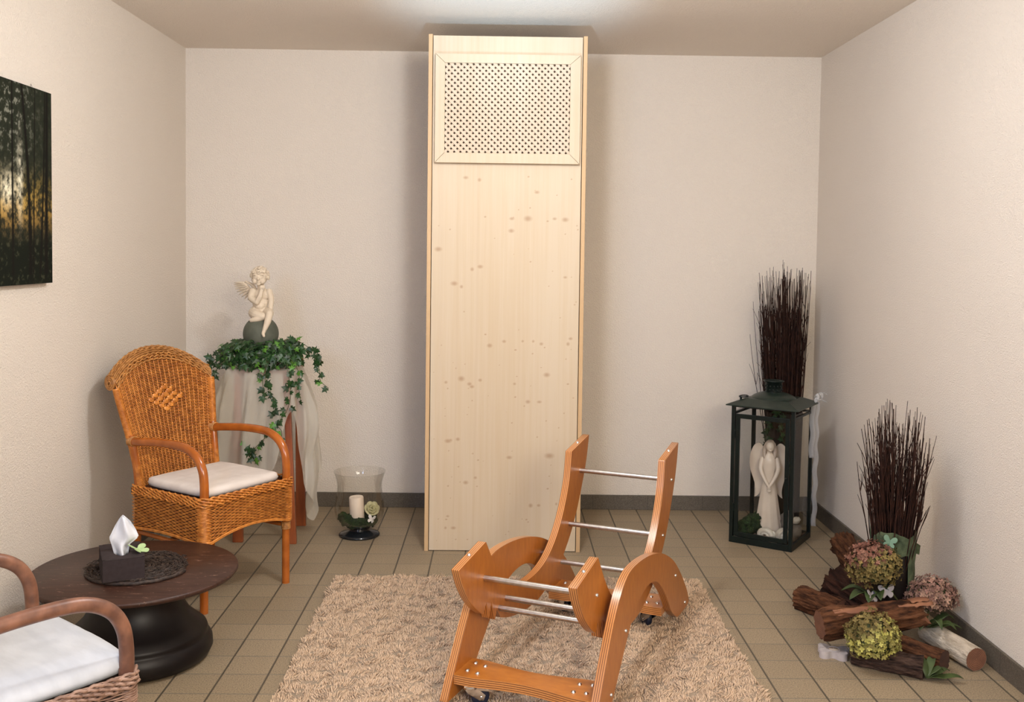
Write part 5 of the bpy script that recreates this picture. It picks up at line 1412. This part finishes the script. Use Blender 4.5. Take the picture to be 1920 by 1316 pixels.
def wrapped_vase():
    cx, cy = 1.515, 3.745
    root = thing('felt_wrapped_vase', 'dark vase wrapped in mottled green felt, standing in the middle of the log pile', 'vase', (cx, cy, 0.03))
    m = MB(); m.lathe([(0, 0), (0.066, 0), (0.070, 0.02), (0.073, 0.20), (0.077, 0.345), (0.071, 0.345), (0.066, 0.20), (0, 0.16)], 48)
    m.build('vase_body', M['table_base'], root, merge=True)
    w_ = MB(); n, k_ = 72, 24; vs = []
    for i in range(n+1):
        a = -2.9+5.9*i/n
        # cloth reaches low only on the right and around the back
        lo = 0.245-0.05*math.sin(a*1.3)+0.012*noise.noise(Vector((a*4, 0, 0)))
        if -1.15 < a < 0.8: lo = 0.02+0.02*noise.noise(Vector((a*5, 1, 0)))
        hi = 0.372+0.012*noise.noise(Vector((a*3, 5, 0)))+0.010*math.cos(a*3)
        for j in range(k_+1):
            t = j/k_; z = lo+(hi-lo)*t; r = 0.0795+0.004*noise.noise(Vector((a*3, z*22, 2)))+0.004*math.sin(a*7+z*12)*t
            vs.append((r*math.cos(a), r*math.sin(a), z))
    w_.add(vs, [(i*(k_+1)+j, (i+1)*(k_+1)+j, (i+1)*(k_+1)+j+1, i*(k_+1)+j+1) for i in range(n) for j in range(k_)])
    o = w_.build('felt_wrap', M['felt_wrap'], root); s_ = o.modifiers.new('t', 'SOLIDIFY'); s_.thickness = 0.003; s_.offset = 1
    f = MB(); f.extrude([(0, 0), (0.05, -0.015), (0.055, 0.02), (0.03, 0.035), (0.0, 0.05)], lambda a, b, t: Vector((0.072+a*0.9, 0.01+0.3*a+0.003*t, 0.285+b)), 0, 0)
    f.build('felt_corner', M['felt_wrap'], root)
    b = MB(); butterfly(b, 0.026, 0.002, 0.3)
    o = b.build('butterfly_cutout', M['mint'], loc=(cx-0.045, cy-0.085, 0.378), rot=(1.35, 0.25, -0.35)); tag(o, 'mint green butterfly cut-out on the felt wrap of the dark vase', 'butterfly decoration')
    twigs('twig_bundle', 'shorter bundle of dark twigs standing in the felt wrapped vase above the logs', (cx, cy), 0.20, 0.68, 0.93, 0.056, 0.112, 240, 8, (0, 0), 1.755)
wrapped_vase()
def hydrangea(name, label, c, rad, base_cols, stem_to, seed, n=330, top_col=None):
    rd = random.Random(seed); root = thing(name, label, 'hydrangea', c)
    V = []; Fc = []; Cc = []
    for i in range(n):
        zf = 1-2*(i+0.5)/n; ph = i*2.399963; q = math.sqrt(1-zf*zf)
        d = Vector((q*math.cos(ph), q*math.sin(ph), zf))
        if d.z < -0.75: continue
        lump = 1+0.16*noise.noise(d*2.7+Vector((seed, 0, 0)))+rd.uniform(-.20, .11)
        p = Vector((d.x*rad[0], d.y*rad[1], d.z*rad[2]))*lump
        nr = (d+Vector((rd.uniform(-.5, .5), rd.uniform(-.5, .5), rd.uniform(-.5, .5)))).normalized()
        u = nr.orthogonal().normalized(); v = nr.cross(u); a0 = rd.uniform(0, 6.28)
        base = rd.choice(base_cols)
        if top_col and d.z+0.5*(-d.x)+rd.uniform(-.3, .3) > 0.55: base = rd.choice(top_col)
        f = rd.uniform(0.65, 1.35)
        s = rd.uniform(0.0070, 0.0110)
        for k in range(4):
            a = a0+k*PI/2; dr = u*math.cos(a)+v*math.sin(a); sd = nr.cross(dr); o = len(V); cup = rd.uniform(0.1, 0.6)
            pts = [p, p+dr*s*0.5-sd*s*0.42+nr*s*cup*0.35, p+dr*s*1.0-sd*s*0.22+nr*s*cup, p+dr*s*1.05+sd*s*0.22+nr*s*cup*0.8, p+dr*s*0.5+sd*s*0.42+nr*s*cup*0.3]
            V += [tuple(x) for x in pts]; Fc.append(tuple(range(o, o+5))); Cc += [tuple(x*f for x in base)]*5
    np_mesh('florets', V, Fc, M['floret'], root, np.clip(np.array(Cc), 0, 1))
    core = MB(); core.ell((0, 0, 0), tuple(r*0.80 for r in rad), n=20, disp=0.2, seed=seed)
    for i in range(26):
        zf = 1-2*(i+.5)/26; q = math.sqrt(1-zf*zf); d = Vector((q*math.cos(i*2.4)*rad[0], q*math.sin(i*2.4)*rad[1], zf*rad[2]))
        core.tube([Vector((0, 0, -rad[2]*0.5)), d*0.9], 0.0015, 4)
    core.tube(smooth_path([Vector((0, 0, -rad[2]*0.4)), Vector(stem_to)*0.5+Vector((0, 0, -0.01)), Vector(stem_to)]), 0.0035, 8)
    core.build('stalks', M['stem_green'], root, fixn=False)
OL = [(0.16,0.115,0.035),(0.12,0.095,0.028),(0.19,0.14,0.045)]; PK = [(0.20,0.085,0.055),(0.15,0.06,0.04),(0.24,0.12,0.08)]; YG = [(0.34,0.31,0.075),(0.23,0.20,0.06),(0.42,0.39,0.11)]; BR = [(0.26,0.145,0.11),(0.20,0.105,0.08),(0.33,0.20,0.14)]
hydrangea('dried_hydrangea', 'large olive dried hydrangea head with reddish tips, in front of the felt wrapped vase', (1.412,3.655,0.296), (0.094,0.078,0.082), OL, (0.10, 0.02, -0.14), 1, 800, PK)
hydrangea('dried_hydrangea', 'yellow-green dried hydrangea head at the front of the pile above the grey bark log', (1.318,3.405,0.120), (0.088,0.075,0.080), YG, (0.10, 0.05, -0.07), 2, 760, OL)
hydrangea('dried_hydrangea', 'pale pinkish brown dried hydrangea head at the back right of the pile by the wall', (1.635,3.66,0.180), (0.092,0.062,0.062), BR, (-0.02, 0.0, -0.12), 3, 600)
def leaves_bunch(label, c, specs, seed):
    rd = random.Random(seed); root = thing('leaf_bunch', label, 'leaves', c)
    for (ang, L, w_, rise) in specs:
        m = MB(); vs = []; n = 12; d = Vector((math.cos(ang), math.sin(ang), 0)); sd = Vector((-math.sin(ang), math.cos(ang), 0))
        for i in range(n+1):
            t = i/n; wd = w_*math.sin(PI*min(1, 0.06+t*0.94))**0.7
            p = d*L*t+Vector((0, 0, rise*math.sin(t*PI*0.75)+0.004*math.sin(t*8+seed)))
            vs += [p-sd*wd+Vector((0, 0, wd*0.5)), p, p+sd*wd+Vector((0, 0, wd*0.6))]
        m.add(vs, [(3*i+c_, 3*i+c_+1, 3*i+c_+4, 3*i+c_+3) for i in range(n) for c_ in range(2)])
        o = m.build('leaf', M['leaf'], root); s_ = o.modifiers.new('t', 'SOLIDIFY'); s_.thickness = 0.0012
leaves_bunch('curled green leaves on the floor in front of the round dark log end', (1.475, 3.315, 0.008), [(0.35, 0.10, 0.014, 0.02), (-0.15, 0.12, 0.016, 0.012), (0.9, 0.08, 0.014, 0.05), (1.7, 0.06, 0.015, 0.05), (0.1, 0.06, 0.012, 0.035)], 1)
leaves_bunch('dark green leaves between the birch log and the top log', (1.60, 3.60, 0.075), [(-0.7, 0.10, 0.018, 0.03), (-1.5, 0.10, 0.016, 0.05), (0.2, 0.11, 0.016, 0.04), (-2.3, 0.09, 0.018, 0.03), (-0.2, 0.12, 0.014, 0.015), (2.5, 0.08, 0.02, 0.05)], 2)
leaves_bunch('dark green leaves under the olive hydrangea head', (1.43, 3.69, 0.165), [(-2.6, 0.14, 0.022, 0.02), (-1.7, 0.10, 0.022, 0.03), (-2.1, 0.12, 0.024, 0.02), (-0.9, 0.08, 0.02, 0.04), (2.9, 0.12, 0.02, 0.02)], 3)
for lb, loc, rot, s in (('pale grey butterfly cut-out tucked behind the top log, the left one of two', (1.395,3.625,0.183), (0.9, 0.3, 0.5), 0.024), ('pale grey butterfly cut-out tucked behind the top log, the right one of two', (1.455,3.632,0.196), (0.7, -0.2, -0.4), 0.030)):
    b = MB(); butterfly(b, s, 0.004, 0.25); tag(b.build('butterfly_cutout', M['concrete'], loc=loc, rot=rot), lb, 'butterfly decoration', 'pale butterflies behind the top log')
def holder():
    root = thing('butterfly_candle_holder', 'pale cast stone butterfly-shaped tealight holder on the tiles left of the log pile', 'candle holder', (1.222, 3.520, 0), -0.35)
    half = [(0.0, 0.40), (0.25, 0.62), (0.55, 0.98), (0.95, 0.98), (1.10, 0.62), (0.88, 0.28), (0.66, 0.06), (0.90, -0.14), (0.98, -0.52), (0.72, -0.82), (0.38, -0.74), (0.16, -0.50), (0.0, -0.45)]
    half = smooth_closed(half, (0, 12), 4)[:-1]
    s = 0.050; out = [(x*s, y*s*0.9) for x, y in half if True]; full = out+[(-x, y) for x, y in reversed(out[1:])]
    m = MB(); m.extrude(full, lambda a, b, t: Vector((a, b, 0.026*t)), 0, 0); m.build('holder_body', M['concrete'], root, bevel=0.0025)
    r = MB(); r.lathe([(0.0235, 0.0255), (0.0235, 0.029), (0.0205, 0.0295), (0.0200, 0.0265), (0.0, 0.0265)], 36); r.build('candle_cup', M['concrete'], root)
    c = MB(); c.lathe([(0, 0.0268), (0.0175, 0.0268), (0.0175, 0.0278), (0, 0.0280)], 30); c.tube([(0, 0, 0.0275), (0.001, 0, 0.033)], 0.0008, 6)
    o = c.build('tealight', M['wax'], loc=(1.222, 3.520, 0)); tag(o, 'white tealight in the butterfly-shaped holder', 'candle')
holder()
for o in bpy.data.objects:
    if o.type == 'EMPTY': o.hide_render = False
